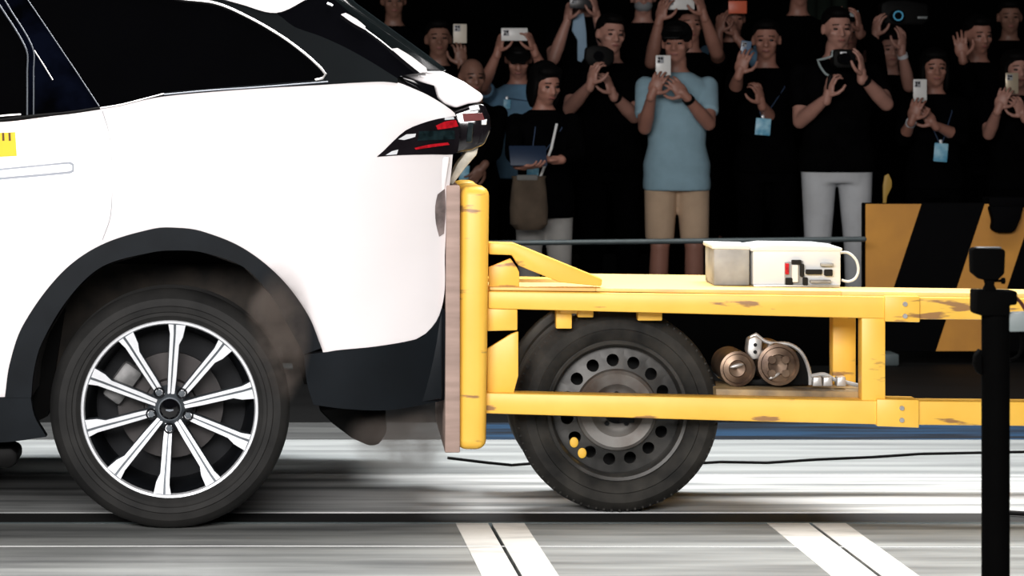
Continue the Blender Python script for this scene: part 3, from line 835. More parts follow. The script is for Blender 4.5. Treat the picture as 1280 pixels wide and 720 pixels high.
Acc().add(tube([C(x, y, 0.2 + 0.02 * math.sin(i)) for i, (x, y) in enumerate([(1000, 340), (1015, 338), (1028, 341), (1040, 345)])], 0.004)).build('wire', M_black, b2)
Acc().add(tube([C(p.x, p.y, 0.25) for p in px_curve([(1048, 316), (1060, 316), (1070, 325), (1073, 338), (1069, 348), (1060, 352), (1052, 350)], 3)], 0.0045)).build('cable_loop', M_plastic, b2)

mo = on_cart('actuator_unit', 'bronze faced twin drum actuator with aluminium fittings on trolley lower deck', 'actuator', 960, 0.2)
mo.location.z = C(960, 486, 0.15).z
def drum(x, y, r, d0, d1, name):
    p = C(x, y, d0); s = p.y / F * r
    a = Acc()
    def ring(rr, dd): return (rr * s, dd)
    V, Fc = lathe([(0, 0.012), (0.45 * s, 0.008), (0.5 * s, 0.0), (0.8 * s, 0.004), (0.86 * s, -0.006), (1.0 * s, -0.004), (1.0 * s, d1 - d0), (0, d1 - d0)], p, 40)
    return Acc().add((V, Fc)).build(name, M_brass, mo, 30)
drum(922, 461, 22, 0.16, 0.34, 'drum'); drum(973, 456, 26, 0.15, 0.38, 'drum')
for x, y, rx, ry, a_ in ((921, 457, 9, 2.5, 0.25), (968, 470, 8, 2.5, 0.5)):
    p = C(x, y, 0.145); s = p.y / F
    Acc().add(ellipsoid(p, (rx * s, 0.006, ry * s), Matrix.Rotation(-a_, 3, 'Y'))).build('polished_rib', M_alu, mo)
p = C(973, 458, 0.145); s = p.y / F
for k in range(4):
    t = math.radians(45 + 90 * k)
    Acc().add(capsule(p + Vector((12 * s * math.cos(t), 0, 12 * s * math.sin(t))), p + Vector((12 * s * math.cos(t), -0.008, 12 * s * math.sin(t))), 5 * s, 5 * s, 8, flat=True)).build('boss', M_brass, mo)
Acc().add(cprism([(936, 424), (944, 420), (953, 425), (952, 448), (940, 450), (934, 440)], 0.17, 0.24, 0.006)).build('valve_block', M_alu, mo)
for y in (431, 440):
    p = C(944, y, 0.168)
    Acc().add(capsule(p + EY * 0.004, p - EY * 0.004, 0.006, 0.006, 10, flat=True)).build('port', M_hole, mo)
Acc().add(tube([C(p.x, p.y, 0.2) for p in px_curve([(938, 422), (945, 418), (955, 426), (965, 429), (985, 430), (998, 437), (1006, 448), (1012, 466), (1013, 481)], 4)], 0.0065)).build('hose', M_alu, mo)
Acc().add(cprism([(985, 440), (1000, 440), (1010, 462), (1012, 482), (930, 482), (932, 474), (950, 474)], 0.2, 0.34, 0.006)).build('mount', M_black, mo)
Acc().add(tube([C(p.x, p.y, 0.19) for p in px_curve([(1014, 470), (1030, 468), (1042, 474), (1058, 478), (1074, 482)], 4)], 0.007)).build('hose', M_greycase, mo)
for x in (1022, 1035, 1052):
    Acc().add(cprism([(x - 5, 472), (x + 5, 471), (x + 6, 483), (x - 6, 483)], 0.15, 0.2, 0.003)).build('fitting', M_alu, mo)

# ================================================================== camera pole in the foreground
YP = F / 578.0
base = P(1244.5, 600, YP); base.z = 0
pole = empty('camera_pole', base, 'black vertical camera pole standing in front of the yellow trolley', 'pole')
pc = lambda x, y, dy=0.0: P(x, y, YP + dy)
Acc().add(capsule((base.x, YP, 0.02), pc(1244.5, 372), 0.030, 0.030, 24, flat=True)).build('tube', M_blackm, pole)
Acc().add(lathe([(0, 0.025), (0.16, 0.02), (0.17, 0.0), (0, 0.0)], base, 40, 'Z')).build('base_plate', M_blackm, pole)
Acc().add(prism([(1222, 363), (1272, 364), (1272, 381), (1262, 382), (1262, 395), (1227, 395), (1222, 392)], YP - 0.035, YP + 0.035, 0.004)).build('clamp_head', M_blackm, pole)
Acc().add(prism([(1220, 445), (1227, 436), (1229, 470), (1223, 466), (1219, 456)], YP - 0.015, YP + 0.015, 0.004)).build('clamp_knob', M_blackm, pole)
Acc().add(tube([pc(p.x, p.y) for p in px_curve([(1250, 366), (1262, 367), (1274, 376), (1283, 390), (1290, 410)], 4)], 0.004)).build('cable', mat('dark_red_wire', (0.06, 0.008, 0.006), 0.5), pole)
Acc().add(tube([pc(p.x, p.y, 0.01) for p in px_curve([(1263, 450), (1272, 446), (1277, 432), (1276, 415)], 4)], 0.004)).build('cable', M_blackm, pole)
Acc().add(prism([(1262, 392), (1310, 390), (1310, 414), (1262, 415)], YP - 0.02, YP + 0.03, 0.003)).build('recorder_box', mat('grey_recorder', (0.16, 0.19, 0.19), 0.5), pole)
ac = empty('action_camera', pc(1237, 352), 'small black action camera mounted on top of the foreground pole', 'camera')
Acc().add(prism([(1216, 312), (1219, 310), (1254, 311), (1257, 314), (1256, 342), (1248, 350), (1228, 350), (1217, 341)], YP - 0.02, YP + 0.02, 0.004)).build('body', M_blackm, ac)
Acc().add(prism([(1221, 309), (1252, 309), (1252, 312), (1221, 312)], YP - 0.012, YP + 0.012, 0.001)).build('shutter_strip', mat('worn_silver', (0.10, 0.105, 0.11), 0.4, 0.5), ac)
p = pc(1237, 330)
Acc().add(capsule(p + Vector((0, 0.015, 0)), p + Vector((0, 0.032, 0)), 0.012, 0.011, 20, flat=True)).build('lens', M_gloss, ac)
Acc().add(prism([(1232, 349), (1245, 349), (1243, 356), (1246, 362), (1246, 368), (1231, 368), (1231, 362), (1234, 356)], YP - 0.012, YP + 0.012, 0.002)).build('mount_stem', M_blackm, ac)
Acc().add(capsule(pc(1243, 351), pc(1252, 351), 0.003, 0.003)).add(capsule(pc(1252, 351), pc(1256, 351), 0.007, 0.007, 10, flat=True)).build('thumb_screw', M_blackm, ac)

# ================================================================== crowd rail, hazard barrier, floor cables
YR = F / 256.0
rl = empty('crowd_rail', (P(640, 305, YR).x, YR, 0), 'grey horizontal tube rail in front of the spectators', 'rail')
Acc().add(capsule(P(330, 307, YR), P(1080, 299, YR), 0.013, 0.013, 12)).build('rail_tube', M_rail, rl)
for x in (340, 593):
    t = P(x, 304, YR)
    Acc().add(capsule((t.x, YR, 0.0), t, 0.015, 0.015, 10, flat=True)).add(box((t.x, YR, 0.006), (0.2, 0.2, 0.012), 0.002)).build('rail_post', M_rail, rl)
a_, b_ = P(330, 300, YR + 0.12), P(1074, 300, YR + 0.12)
Acc().add(box(((a_.x + b_.x) / 2, YR + 0.12, 0.15), (b_.x - a_.x, 0.03, 0.30), 0.004)).build('added_dark_board', M_wall, rl)  # black board added to keep the space behind the trolley beams dark
YB = F / 252.0
M_or = mat('orange_yellow_hazard_paint', (0.52, 0.235, 0.03), 0.6, 0, 0.2, 4, col2=(0.40, 0.175, 0.025))
M_hz = mat('black_hazard_paint', (0.0012, 0.0012, 0.0016), 0.8, 0, 0.2, 4, spec=0.04)
hb = empty('hazard_barrier', (P(1300, 300, YB).x, YB, 0), 'orange yellow and black diagonally striped barrier at the right before spectators', 'barrier')
ybot = CY + H * 252
zb = lambda y: y
def xs(x, y): return x - 0.33 * (y - 254)
Acc().add(prism([(1081, 254), (1560, 254), (1560, 440), (1081, 440)], YB + 0.004, YB + 0.09, 0.006)).build('panel', M_hz, hb)
for a, b in ((None, 1152), (1231, 1294), (1374, 1437), (1517, 1560)):
    top, bot = 255, 439
    if a is None:
        pl = [(1082, top), (b, top), (xs(b, bot), bot), (1082, bot)]
    else:
        pl = [(a, top), (b, top), (min(1559, xs(b, bot)), bot), (xs(a, bot), bot)]
    Acc().add(prism(pl, YB, YB + 0.006, 0.001, 1)).build('hazard_stripe', M_or, hb)
for x in (1100, 1330, 1540):
    t = P(x, 430, YB)
    Acc().add(box((t.x, YB + 0.05, 0.03), (0.12, 0.42, 0.06), 0.01)).build('foot', M_rail, hb)
    Acc().add(box((t.x, YB + 0.11, 0.35), (0.05, 0.04, 0.66), 0.004)).build('stay', M_rail, hb)
Acc().add(prism([(1104, 256), (1104, 232), (1106, 220), (1111, 217), (1115, 226), (1115, 234), (1109, 246), (1108, 256)], YB + 0.03, YB + 0.05, 0.004)).build('lifting_lug', mat('dull_yellow_lug', (0.30, 0.18, 0.03), 0.6), hb)
bag = empty('hanging_bag', P(1257, 292, YB - 0.04), 'small black bag hanging over the striped barrier at right edge', 'bag')
Acc().add(prism([(1237, 258), (1280, 258), (1277, 272), (1270, 288), (1264, 291), (1246, 291), (1240, 286), (1242, 276)], YB - 0.07, YB - 0.008, 0.012)).build('pouch', M_hz, bag)
Acc().add(prism([(1236, 247), (1284, 247), (1281, 260), (1238, 260)], YB - 0.02, YB + 0.12, 0.008)).build('flap', M_hz, bag)

def floor_cable(label, pts, r=0.006, m=M_black):
    q = []
    for x, y in pts:
        Y = groundY(y)
        p = P(x, y, Y); p.z = r
        q.append(p)
    o = Acc().add(tube(q, r)).build('floor_cable', m)
    tag(o, label, 'cable')
floor_cable('thin black cable on the pale floor behind the trolley between lower beam and pole', [(850, 582), (900, 579), (960, 580), (1020, 576), (1090, 573), (1150, 569), (1300, 566)], 0.005)
floor_cable('short black cable on the floor just right of the barrier face', [(560, 574), (610, 580), (640, 583), (665, 581)], 0.005)
floor_cable('black cable lying beside the track slot right of the camera pole', [(1262, 644), (1300, 646), (1400, 645)], 0.008)
floor_cable('white thread cable stretched along the concrete in the foreground', [(-300, 684), (300, 683), (900, 684), (1500, 685)], 0.0013, M_plastic)
# ================================================================== spectators
def skin_mat(name, c):
    m = mat(name, c, 0.5, 0, 0.12, 9)
    m.node_tree.nodes['Principled BSDF'].inputs['Subsurface Weight'].default_value = 0.0
    return m
SKIN = [skin_mat('skin_light', (0.42, 0.215, 0.165)), skin_mat('skin_warm', (0.35, 0.165, 0.12)), skin_mat('skin_tan', (0.24, 0.12, 0.085))]
M_hair = mat('black_hair', (0.0025, 0.002, 0.002), 0.7, 0, 0.4, 60, stretch=(1, 1, 0.2), spec=0.08)
M_bcloth = mat('black_cloth', (0.0014, 0.0014, 0.0017), 0.95, 0, 0.4, 12, spec=0.02)
M_bcloth2 = mat('charcoal_cloth', (0.002, 0.002, 0.0023), 0.95, 0, 0.4, 12, spec=0.02)
M_blues = mat('light_blue_tee_cloth', (0.27, 0.42, 0.50), 0.9, 0, 0.14, 9, bump=0.2)
M_blue2 = mat('blue_shirt_cloth', (0.12, 0.24, 0.36), 0.9, 0, 0.2, 9, bump=0.2)
M_beige = mat('beige_cotton', (0.56, 0.40, 0.27), 0.9, 0, 0.12, 9, bump=0.2)
M_wcloth = mat('white_trouser_cloth', (0.56, 0.58, 0.60), 0.9, 0, 0.14, 7, bump=0.25)
M_grey2 = mat('pale_grey_trouser_cloth', (0.42, 0.41, 0.39), 0.9, 0, 0.14, 7, bump=0.25)
M_shoe = mat('dark_shoe', (0.004, 0.004, 0.004), 0.8, spec=0.05)
M_eye = mat('dark_eye', (0.006, 0.005, 0.005), 0.25)
M_lip = mat('lip', (0.26, 0.09, 0.075), 0.5)
M_badge = mat('blue_pass_card', (0.10, 0.38, 0.58), 0.4, 0, 0.5, 25, col2=(0.35, 0.65, 0.80))
M_lany = mat('navy_lanyard', (0.02, 0.045, 0.10), 0.7)
M_mask = mat('grey_face_mask', (0.22, 0.23, 0.24), 0.8)

def remesh(prims, voxel, it=4, fac=0.5, extra=None):
    """one continuous skin over overlapping shapes"""
    a = Acc()
    for p in prims:
        a.add(p)
    me = mesh_from(a.v, a.f, M_hole, 0)
    o = bpy.data.objects.new('temporary', me)
    COL.objects.link(o)
    m = o.modifiers.new('r', 'REMESH'); m.mode = 'VOXEL'; m.voxel_size = voxel
    if it:
        s = o.modifiers.new('s', 'SMOOTH'); s.factor = fac; s.iterations = it
    dg = bpy.context.evaluated_depsgraph_get()
    dg.update()
    res = bpy.data.meshes.new_from_object(o.evaluated_get(dg))
    V = [v.co.copy() for v in res.vertices]
    Fc = [list(p.vertices) for p in res.polygons]
    bpy.data.objects.remove(o); bpy.data.meshes.remove(me); bpy.data.meshes.remove(res)
    return V, Fc

def on_ray(px, py, S, L, near=True):
    """point seen at px, py that lies L from S"""
    o = Vector((0, 0, H)); d = Vector(((px - CX) / F, 1, -(py - CY) / F))
    w = o - S
    a, b, c = d.dot(d), 2 * d.dot(w), w.dot(w) - L * L
    D = b * b - 4 * a * c
    if D < 0:
        p = o + d * (-b / (2 * a))
        return S + (p - S).normalized() * L
    t = (-b - math.sqrt(D)) / (2 * a) if near else (-b + math.sqrt(D)) / (2 * a)
    return o + d * t

def hand_prims(w, d, n, sgn, k=1.0, curl=0.6, spread=1.0):
    """w wrist, d direction of the hand, n side the fingers close to, sgn side of the thumb"""
    d = d.normalized(); n = (n - d * n.dot(d)).normalized(); s = d.cross(n) * sgn
    pr = []
    rot = Matrix((s, d, n)).transposed()
    pr.append(ellipsoid(w + d * 0.048 * k, (0.041 * k, 0.056 * k, 0.0165 * k), rot, 14, 8))
    pr.append(capsule(w - d * 0.02 * k, w + d * 0.03 * k, 0.026 * k, 0.026 * k, 10))
    for i, (off, L) in enumerate(((0.031, 0.068), (0.0105, 0.076), (-0.0105, 0.071), (-0.031, 0.056))):
        p = w + d * (0.088 - 0.004 * abs(i - 1)) * k + s * off * k
        a = 0.18 + 0.1 * curl
        fan = s * (off * 3.2 * spread)
        for q in range(3):
            dr = (d * math.cos(a) + n * math.sin(a) + fan).normalized()
            e = p + dr * L * k * (0.45, 0.32, 0.25)[q]
            pr.append(capsule(p, e, (0.0088 - 0.0006 * q) * k, (0.0084 - 0.0008 * q) * k, 8, 2))
            p = e; a += curl * (0.9, 0.8, 0.5)[q]
    p = w + d * 0.022 * k + s * 0.030 * k
    for q, L in enumerate((0.038, 0.032, 0.026)):
        dr = (d * (0.55 + 0.25 * q) + s * (0.85 - 0.45 * q) + n * (0.25 + 0.3 * curl)).normalized()
        e = p + dr * L * k
        pr.append(capsule(p, e, (0.0125 - 0.0015 * q) * k, (0.011 - 0.0015 * q) * k, 8, 2))
        p = e
    return pr

def person(label, px, s, top, shirt=M_bcloth, lower=M_bcloth, skin=0, sleeve='short', shorts=False, hair='short', head=(0, 0, 0), yaw=0, cap=None,
           arms=(), hem=None, wide=1.0, vox=0.0095, badge=None, watch=None, fine=True, mask=False, lean=0.0, bracelet=None, sleeve_mat=None):
    Y = F / s
    X = (px - CX) / s
    base = 0.30 if s <= 192 else 0.0                          # the rearmost stand on a step
    k = (H + (CY - top) / s - base) / 1.75
    root = empty('person', (X, Y, base), label, 'person')
    R0 = Matrix.Rotation(math.radians(yaw), 3, 'Z')
    def B(x, y, z):                                           # body frame (front is -y) to world
        p = R0 @ Vector((x * k * (wide if z < 1.5 else 1), (y - lean * max(0, z - 0.95)) * k, z * k))
        return Vector((X, Y, base)) + p
    def ax(x, y): return R0 @ Vector((x * k, y * k, 0))
    def ring(z, hw, hd, yo=0.0): return (B(0, yo, z), ax(hw * wide, 0), ax(0, hd))
    torso = [(0.80, .135, .095, 0), (0.88, .165, .115, .005), (0.95, .168, .118, .005), (1.06, .150, .105, 0), (1.20, .158, .112, 0), (1.32, .176, .120, 0), (1.39, .180, .108, .005),
             (1.435, .140, .085, .01), (1.465, .085, .065, .012), (1.50, .057, .058, .008), (1.56, .054, .056, -.005)]
    sk = SKIN[skin]
    body = [loft([ring(*t) for t in torso], 24, 2.3)]
    # head
    hc = B(0, -0.002, 1.565)
    Rh = R0 @ Matrix.Rotation(math.radians(head[0]), 3, 'Z') @ Matrix.Rotation(math.radians(head[1]), 3, 'X') @ Matrix.Rotation(math.radians(head[2]), 3, 'Y')
    kh = k ** 0.4
    def Hd(x, y, z):                                          # head frame, z = 0 at the nape
        return hc + Rh @ Vector((x * kh, y * kh, (z - 0.045) * kh + 0.045 * k))
    def E(x, y, z, rx, ry, rz): return ellipsoid(Hd(x, y, z), (rx * kh, ry * kh, rz * kh), Rh, 18, 12)
    hp = [E(0, .012, .095, .076, .094, .092), E(0, -.030, .040, .060, .062, .074), E(0, -.048, -.008, .032, .035, .030), capsule(Hd(0, .0, .0), Hd(0, .01, -.08), .052 * k, .056 * k),
          E(0, -.070, .098, .052, .018, .012), capsule(Hd(0, -.088, .085), Hd(0, -.106, .050), .009 * kh, .014 * kh, 8), E(.016, -.092, .047, .010, .010, .008), E(-.016, -.092, .047, .010, .010, .008),
          E(0, -.088, .018, .024, .012, .010), E(.040, -.062, .055, .022, .022, .020), E(-.040, -.062, .055, .022, .022, .020)]
    for sg in (-1, 1):
        hp.append(E(sg * .079, .012, .068, .010, .020, .032))
    body += hp
    # legs
    for sg in (-1, 1):
        hip, kn, an = B(sg * .088, 0, .88), B(sg * .098, -.012, .48), B(sg * .105, .02, .09)
        body += [capsule(hip, kn, .088 * k, .056 * k, 14), capsule(kn, B(sg * .102, .015, .33), .054 * k, .056 * k, 12), capsule(B(sg * .102, .015, .33), an, .056 * k, .038 * k, 12),
                 capsule(an, B(sg * .115, -.12, .04), .04 * k, .03 * k, 10)]
    # arms
    SHO = {-1: B(-.180, .005, 1.395), 1: B(.180, .005, 1.395)}
    arm_pr, hand_meshes, wrists, elbows = [], [], {}, {}
    done = {}
    for a in arms:
        sg = a['side']
        S = SHO[sg]
        el = on_ray(*a['elbow'], S, .285 * k, a.get('near', True))
        wr = on_ray(*a['wrist'], el, .25 * k, a.get('near2', True))
        done[sg] = (S, el, wr, a)
    for sg in (-1, 1):
        if sg not in done:
            S = SHO[sg]
            el = B(sg * .245, .02, 1.11); wr = B(sg * .25, -.05, .87)
            done[sg] = (S, el, wr, {'dir': (0, -0.2, -1), 'curl': 0.5})
    hand_v = Acc()
    for sg, (S, el, wr, a) in done.items():
        body += [capsule(S, el, .050 * k, .040 * k, 12), capsule(el, el.lerp(wr, .35), .040 * k, .042 * k, 12), capsule(el.lerp(wr, .35), wr, .042 * k, .026 * k, 12)]
        dr = (wr - el).normalized()
        if a.get('dir'):
            dr = (dr * 0.25 + Vector(a['dir']).normalized()).normalized()
        nn = Vector(a.get('palm', (-sg * 0.35, 0.95, 0.1)))
        hv = remesh(hand_prims(wr, dr, nn, a.get('thumb', 1), k ** 0.5 * 1.0, a.get('curl', 0.6)), 0.0042, 2, 0.4)
        hand_v.add(hv)
        wrists[sg] = (wr, dr); elbows[sg] = el
    acc = Acc().add(remesh(body, vox, 3))
    acc.add((hand_v.v, hand_v.f))
    acc.build('body', sk, root, 0)
    for o in (root.children[-1],):
        for p in o.data.polygons: p.use_smooth = True
    def cloth(name, prims, m, v=0.012, it=3):
        ob = Acc().add(remesh(prims, v, it)).build(name, m, root, 0)
        for p in ob.data.polygons: p.use_smooth = True
        return ob
    # shirt: torso shell, sleeves
    hz = hem if hem is not None else 0.86
    g = .014
    tr = [(hz, .172 + g * 1.5, .122 + g * 1.8, .004), (hz + .06, .172 + g * 1.5, .122 + g * 1.8, .004)] + [(z, a + g * (1.7 if z < 1 else 1), b + g * (1.9 if z < 1 else 1), c) for z, a, b, c in torso if z > hz + .07 and z < 1.45] + [(1.475, .078 + g * .5, .066 + g * .5, .012)]
    sh = [loft([ring(*t) for t in tr], 24, 2.3)]
    for sg in (-1, 1):
        S, el, wr, a = done[sg]
        if sleeve == 'short':
            e = S.lerp(el, .72); sh.append(capsule(S, S.lerp(el, .3), .059 * k, .059 * k, 12)); sh.append(capsule(S, e, .059 * k, .059 * k, 14, flat=True))
        else:
            e = el.lerp(wr, .88 if sleeve == 'long' else .45)
            sh += [capsule(S, el, .063 * k, .052 * k, 12), capsule(el, el, .052 * k, .052 * k, 12) if False else capsule(el, el.lerp(wr, .3), .052 * k, .05 * k, 12), capsule(el, e, .051 * k, .040 * k, 12, flat=True)]
    if sleeve_mat:
        cloth('shirt', sh[:1], shirt)
        n_ = (len(sh) - 1) // 2
        cloth('sleeve', sh[1:1 + n_], sleeve_mat); cloth('sleeve', sh[1 + n_:], sleeve_mat)
    else:
        cloth('shirt', sh, shirt)
    lg = [loft([ring(.80, .142 + g, .102 + g), ring(.88, .165 + g * .7, .115 + g * .7), ring(.96, .163 + g * .2, .113 + g * .2)], 24, 2.3)]
    for sg in (-1, 1):
        hip, kn, an = B(sg * .090, 0, .88), B(sg * .098, -.012, .48), B(sg * .105, .02, .09)
        if shorts:
            lg.append(capsule(hip, B(sg * .100, -.01, .515), .098 * k, .082 * k, 16, flat=True)); lg.append(capsule(hip, hip.lerp(kn, .3), .096 * k, .09 * k, 14))
        else:
            lg += [capsule(hip, kn, .098 * k, .072 * k, 16), capsule(kn, an, .071 * k, .06 * k, 14, flat=True)]
    cloth('shorts' if shorts else 'trousers', lg, lower)
    for sg in (-1, 1):
        Acc().add(remesh([capsule(B(sg * .107, .04, .05), B(sg * .118, -.13, .035), .045 * k, .036 * k, 12), box(B(sg * .112, -.045, .012), (.085 * k, .27 * k, .022), .008, R0)], 0.011, 2)).build('shoe', M_shoe, root, 50)
    # hair, face
    if hair == 'short':
        hr = [E(0, .028, .118, .083, .095, .080), E(0, .055, .085, .080, .068, .080), E(.068, .025, .085, .016, .035, .035), E(-.068, .025, .085, .016, .035, .035), E(0, -.045, .165, .058, .040, .028)]
    elif hair == 'long':
        hr = [E(0, .026, .115, .088, .100, .086), E(0, .06, .03, .085, .06, .13), E(.072, .005, .03, .020, .045, .10), E(-.072, .005, .03, .020, .045, .10), E(0, -.034, .158, .074, .046, .032)]
    else:
        hr = [E(0, .045, .095, .081, .078, .075)]
    cloth('hair', hr, M_hair, 0.008, 2)
    for sg in (-1, 1):
        Acc().add(E(sg * .031, -.079, .078, .014, .010, .0065)).build('eye', M_eye, root, 60)
        Acc().add(capsule(Hd(sg * .018, -.090, .104), Hd(sg * .047, -.078, .101), .0038 * kh, .003 * kh, 6, 2)).build('eyebrow', M_hair, root, 60)
    if mask:
        Acc().add(remesh([E(0, -.045, .025, .062, .062, .048)], 0.008, 2)).build('face_mask', M_mask, root, 60)
    else:
        Acc().add(E(0, -.0965, .018, .021, .006, .0065)).build('mouth', M_lip, root, 60)
    if cap:
        a = Acc().add(remesh([E(0, .014, .115, .088, .106, .086)], 0.009, 2))
        cb = Acc().add(E(0, .014, .125, .089, .107, .082))
        V, Fc = cb.v, cb.f
        Acc().add((V, Fc)).add(loft([(Hd(0, -.07, .140), Rh @ Vector((.075, 0, 0)), Rh @ Vector((0, 0, .010))), (Hd(0, -.115, .132), Rh @ Vector((.070, 0, 0)), Rh @ Vector((0, 0, .007))),
                                     (Hd(0, -.165, .115), Rh @ Vector((.045, 0, 0)), Rh @ Vector((0, 0, .004)))], 16)).build('cap', cap, root, 40)
    if badge:
        bx, by, bw_, bh_ = badge
        zz = H - (by - CY) / s
        xx = (bx - CX) / s
        yy = Y - .150 * k - lean * .2
        for sg in (-1, 1):
            Acc().add(tube([B(sg * .07, -.02, 1.47), B(sg * .085, -.118, 1.36), Vector((xx + sg * .012, yy, zz + .6 * bh_ / s))], 0.003, 6)).build('lanyard', M_lany, root)
        Acc().add(box((xx, yy, zz + .55 * bh_ / s), (.016, .008, .03), .003)).build('badge_clip', M_clear, root)
        Acc().add(box((xx, yy - .002, zz), (bw_ / s, .006, bh_ / s), .003, Matrix.Rotation(.08, 3, 'Y'))).build('badge', M_badge, root)
    for key, sg, m_ in (('watch', watch, M_black), ('bracelet', bracelet, M_clear)):
        if sg:
            wr, dr = wrists[sg]
            el = elbows[sg]
            t = (wr - el).normalized()
            a = Acc().add(capsule(wr - t * .045 * k, wr - t * .018 * k, .034 * k, .032 * k, 16, flat=True))
            a.build(key, m_, root)
    return root, wrists

def phone(label, px, py, w, h, Y, col, tilt=0, lens=True, group=None, two=False):
    """handset seen from its back"""
    s = F / Y
    c = P(px, py, Y)
    R = Matrix.Rotation(math.radians(tilt), 3, 'Y')
    t = empty('phone', c, label, 'phone')
    Acc().add(box(c, (w / s, .009, h / s), .0035, R)).build('back_shell', col, t)
    Acc().add(box(c + Vector((0, .0055, 0)), (w / s * .92, .003, h / s * .95), .001, R)).build('screen', M_gloss, t)
    if lens:
        port = h > w
        o = Vector((-w / s * .2, -.006, h / s * .28)) if port else Vector((-w / s * .32, -.006, h / s * .12))
        sz = min(w, h) / s * .46
        Acc().add(box(c + R @ o, (sz, .004, sz), .004, R)).build('camera_bump', mat('pale_camera_bump', (0.35, 0.36, 0.38), 0.3), t)
        for i, (a, b) in enumerate(((-.2, .2), (.2, .2), (-.2, -.2))):
            q = c + R @ (o + Vector((a * sz, -.003, b * sz)))
            Acc().add(capsule(q + Vector((0, .003, 0)), q - Vector((0, .002, 0)), sz * .17, sz * .17, 12, flat=True)).build('lens', M_gloss, t)
    return t

def A(side, elbow, wrist, **kw):
    return dict(side=side, elbow=elbow, wrist=wrist, **kw)
UP = (0, 0, 1)
M_phw = mat('white_phone', (0.72, 0.72, 0.70), 0.3, 0, 0.05)
M_phg = mat('gold_phone', (0.50, 0.42, 0.30), 0.3, 0.3, 0.1)
M_phb = mat('blue_grey_phone', (0.13, 0.20, 0.30), 0.3, 0, 0.2)
M_pho = mat('orange_phone', (0.75, 0.15, 0.07), 0.4, 0, 0.1)
M_phd = mat('dark_phone', (0.02, 0.02, 0.022), 0.3)

# ---- front row
_, w = person('woman in open black jacket and pale trousers reading a tablet with brown bag', 680, 236, 82, M_bcloth, M_grey2, 1, 'long', hair='long', head=(14, 18, 0), yaw=8, vox=.0085,
              arms=[A(-1, (641, 192), (650, 207), dir=(0.6, -0.3, 0), palm=(0.2, 0, 1), curl=.5, thumb=-1), A(1, (722, 192), (698, 200), dir=(-1, -0.1, 0), palm=(0, 0, 1), curl=.5)], badge=(663, 213, 15, 13), hem=.80)
Yt = (w[-1][0].y + w[1][0].y) / 2
tb = empty('tablet', P(658, 196, Yt - .05), 'dark blue tablet held flat by the woman with the brown bag', 'tablet')
c = P(660, 195, Yt - .05)
Rt = Matrix.Rotation(math.radians(-40), 3, 'X')
Acc().add(box(c, (.19, .010, .13), .003, Rt)).build('case', mat('navy_tablet_case', (0.012, 0.025, 0.055), 0.4), tb)
Acc().add(box(c + Rt @ Vector((0, .006, 0)), (.175, .003, .115), .001, Rt)).build('screen', M_gloss, tb)
YA = F / 236 - .24
bgp = empty('shoulder_bag', P(661, 286, YA), 'brown drawstring bag at the hip of the woman with pale trousers', 'bag')
Acc().add(loft([(P(661, 287, YA), (.07, 0, 0), (0, .05, 0)), (P(661, 280, YA), (.098, 0, 0), (0, .07, 0)), (P(661, 260, YA), (.100, 0, 0), (0, .075, 0)), (P(661, 238, YA), (.092, 0, 0), (0, .06, 0)),
                (P(661, 224, YA), (.085, 0, 0), (0, .04, 0)), (P(661, 220, YA), (.092, 0, 0), (0, .045, 0))], 24, 2.6)).build('sack', mat('brown_canvas', (0.105, 0.075, 0.05), 0.9, 0, 0.3, 12, bump=0.3), bgp)
Acc().add(tube([P(675, 222, YA - .01), P(682, 205, YA - .02), P(689, 186, YA - .01), P(696, 155, YA + .06)], .007)).build('strap', M_plastic, bgp)
Acc().add(box(P(659, 222, YA - .03), (.11, .03, .03), .008)).build('closure_flap', mat('grey_canvas', (0.20, 0.20, 0.19), 0.9), bgp)

_, w = person('man in black t-shirt with raised forearms holding a black camera to his chin', 762, 215, 18, M_bcloth, M_bcloth, 0, 'short', head=(8, 6, 4), yaw=4, vox=.0085, watch=1, wide=1.05,
              arms=[A(-1, (712, 136), (738, 106), dir=(0.15, 0, 1), palm=(0.8, .5, 0), curl=.8, thumb=-1), A(1, (793, 146), (766, 118), dir=(-0.3, 0, 1), palm=(-.8, .5, 0), curl=.8)])
Yk = min(w[-1][0].y, w[1][0].y)
cb = empty('compact_camera', P(749, 80, Yk), 'black camera held up before the chin of the man in black t-shirt', 'camera')
Acc().add(prism([(732, 60), (742, 56), (758, 58), (768, 64), (768, 78), (760, 84), (736, 82), (731, 74)], Yk, Yk + .06, .012)).build('body', M_black, cb)
q = P(748, 70, Yk - .012)
Acc().add(capsule(q + Vector((0, .03, 0)), q - Vector((0, .02, 0)), .03, .027, 20, flat=True)).build('lens', M_gloss, cb)

_, w = person('man in light blue t-shirt and beige shorts photographing with a white phone', 846, 222, 30, M_blues, M_beige, 1, 'short', True, head=(-18, 4, 0), cap=M_black, vox=.0085, watch=1, hem=.80, wide=1.0,
              arms=[A(-1, (806, 160), (815, 118), dir=(0.5, 0, 1), palm=(.3, .9, 0), curl=.7, thumb=-1), A(1, (886, 155), (857, 120), dir=(-0.8, 0, .8), palm=(-.3, .9, 0), curl=.7)])
Yk = (w[-1][0].y + w[1][0].y) / 2
phone('white phone held upright by the man in light blue t-shirt', 829, 82, 19, 26, Yk + .03, M_phw)

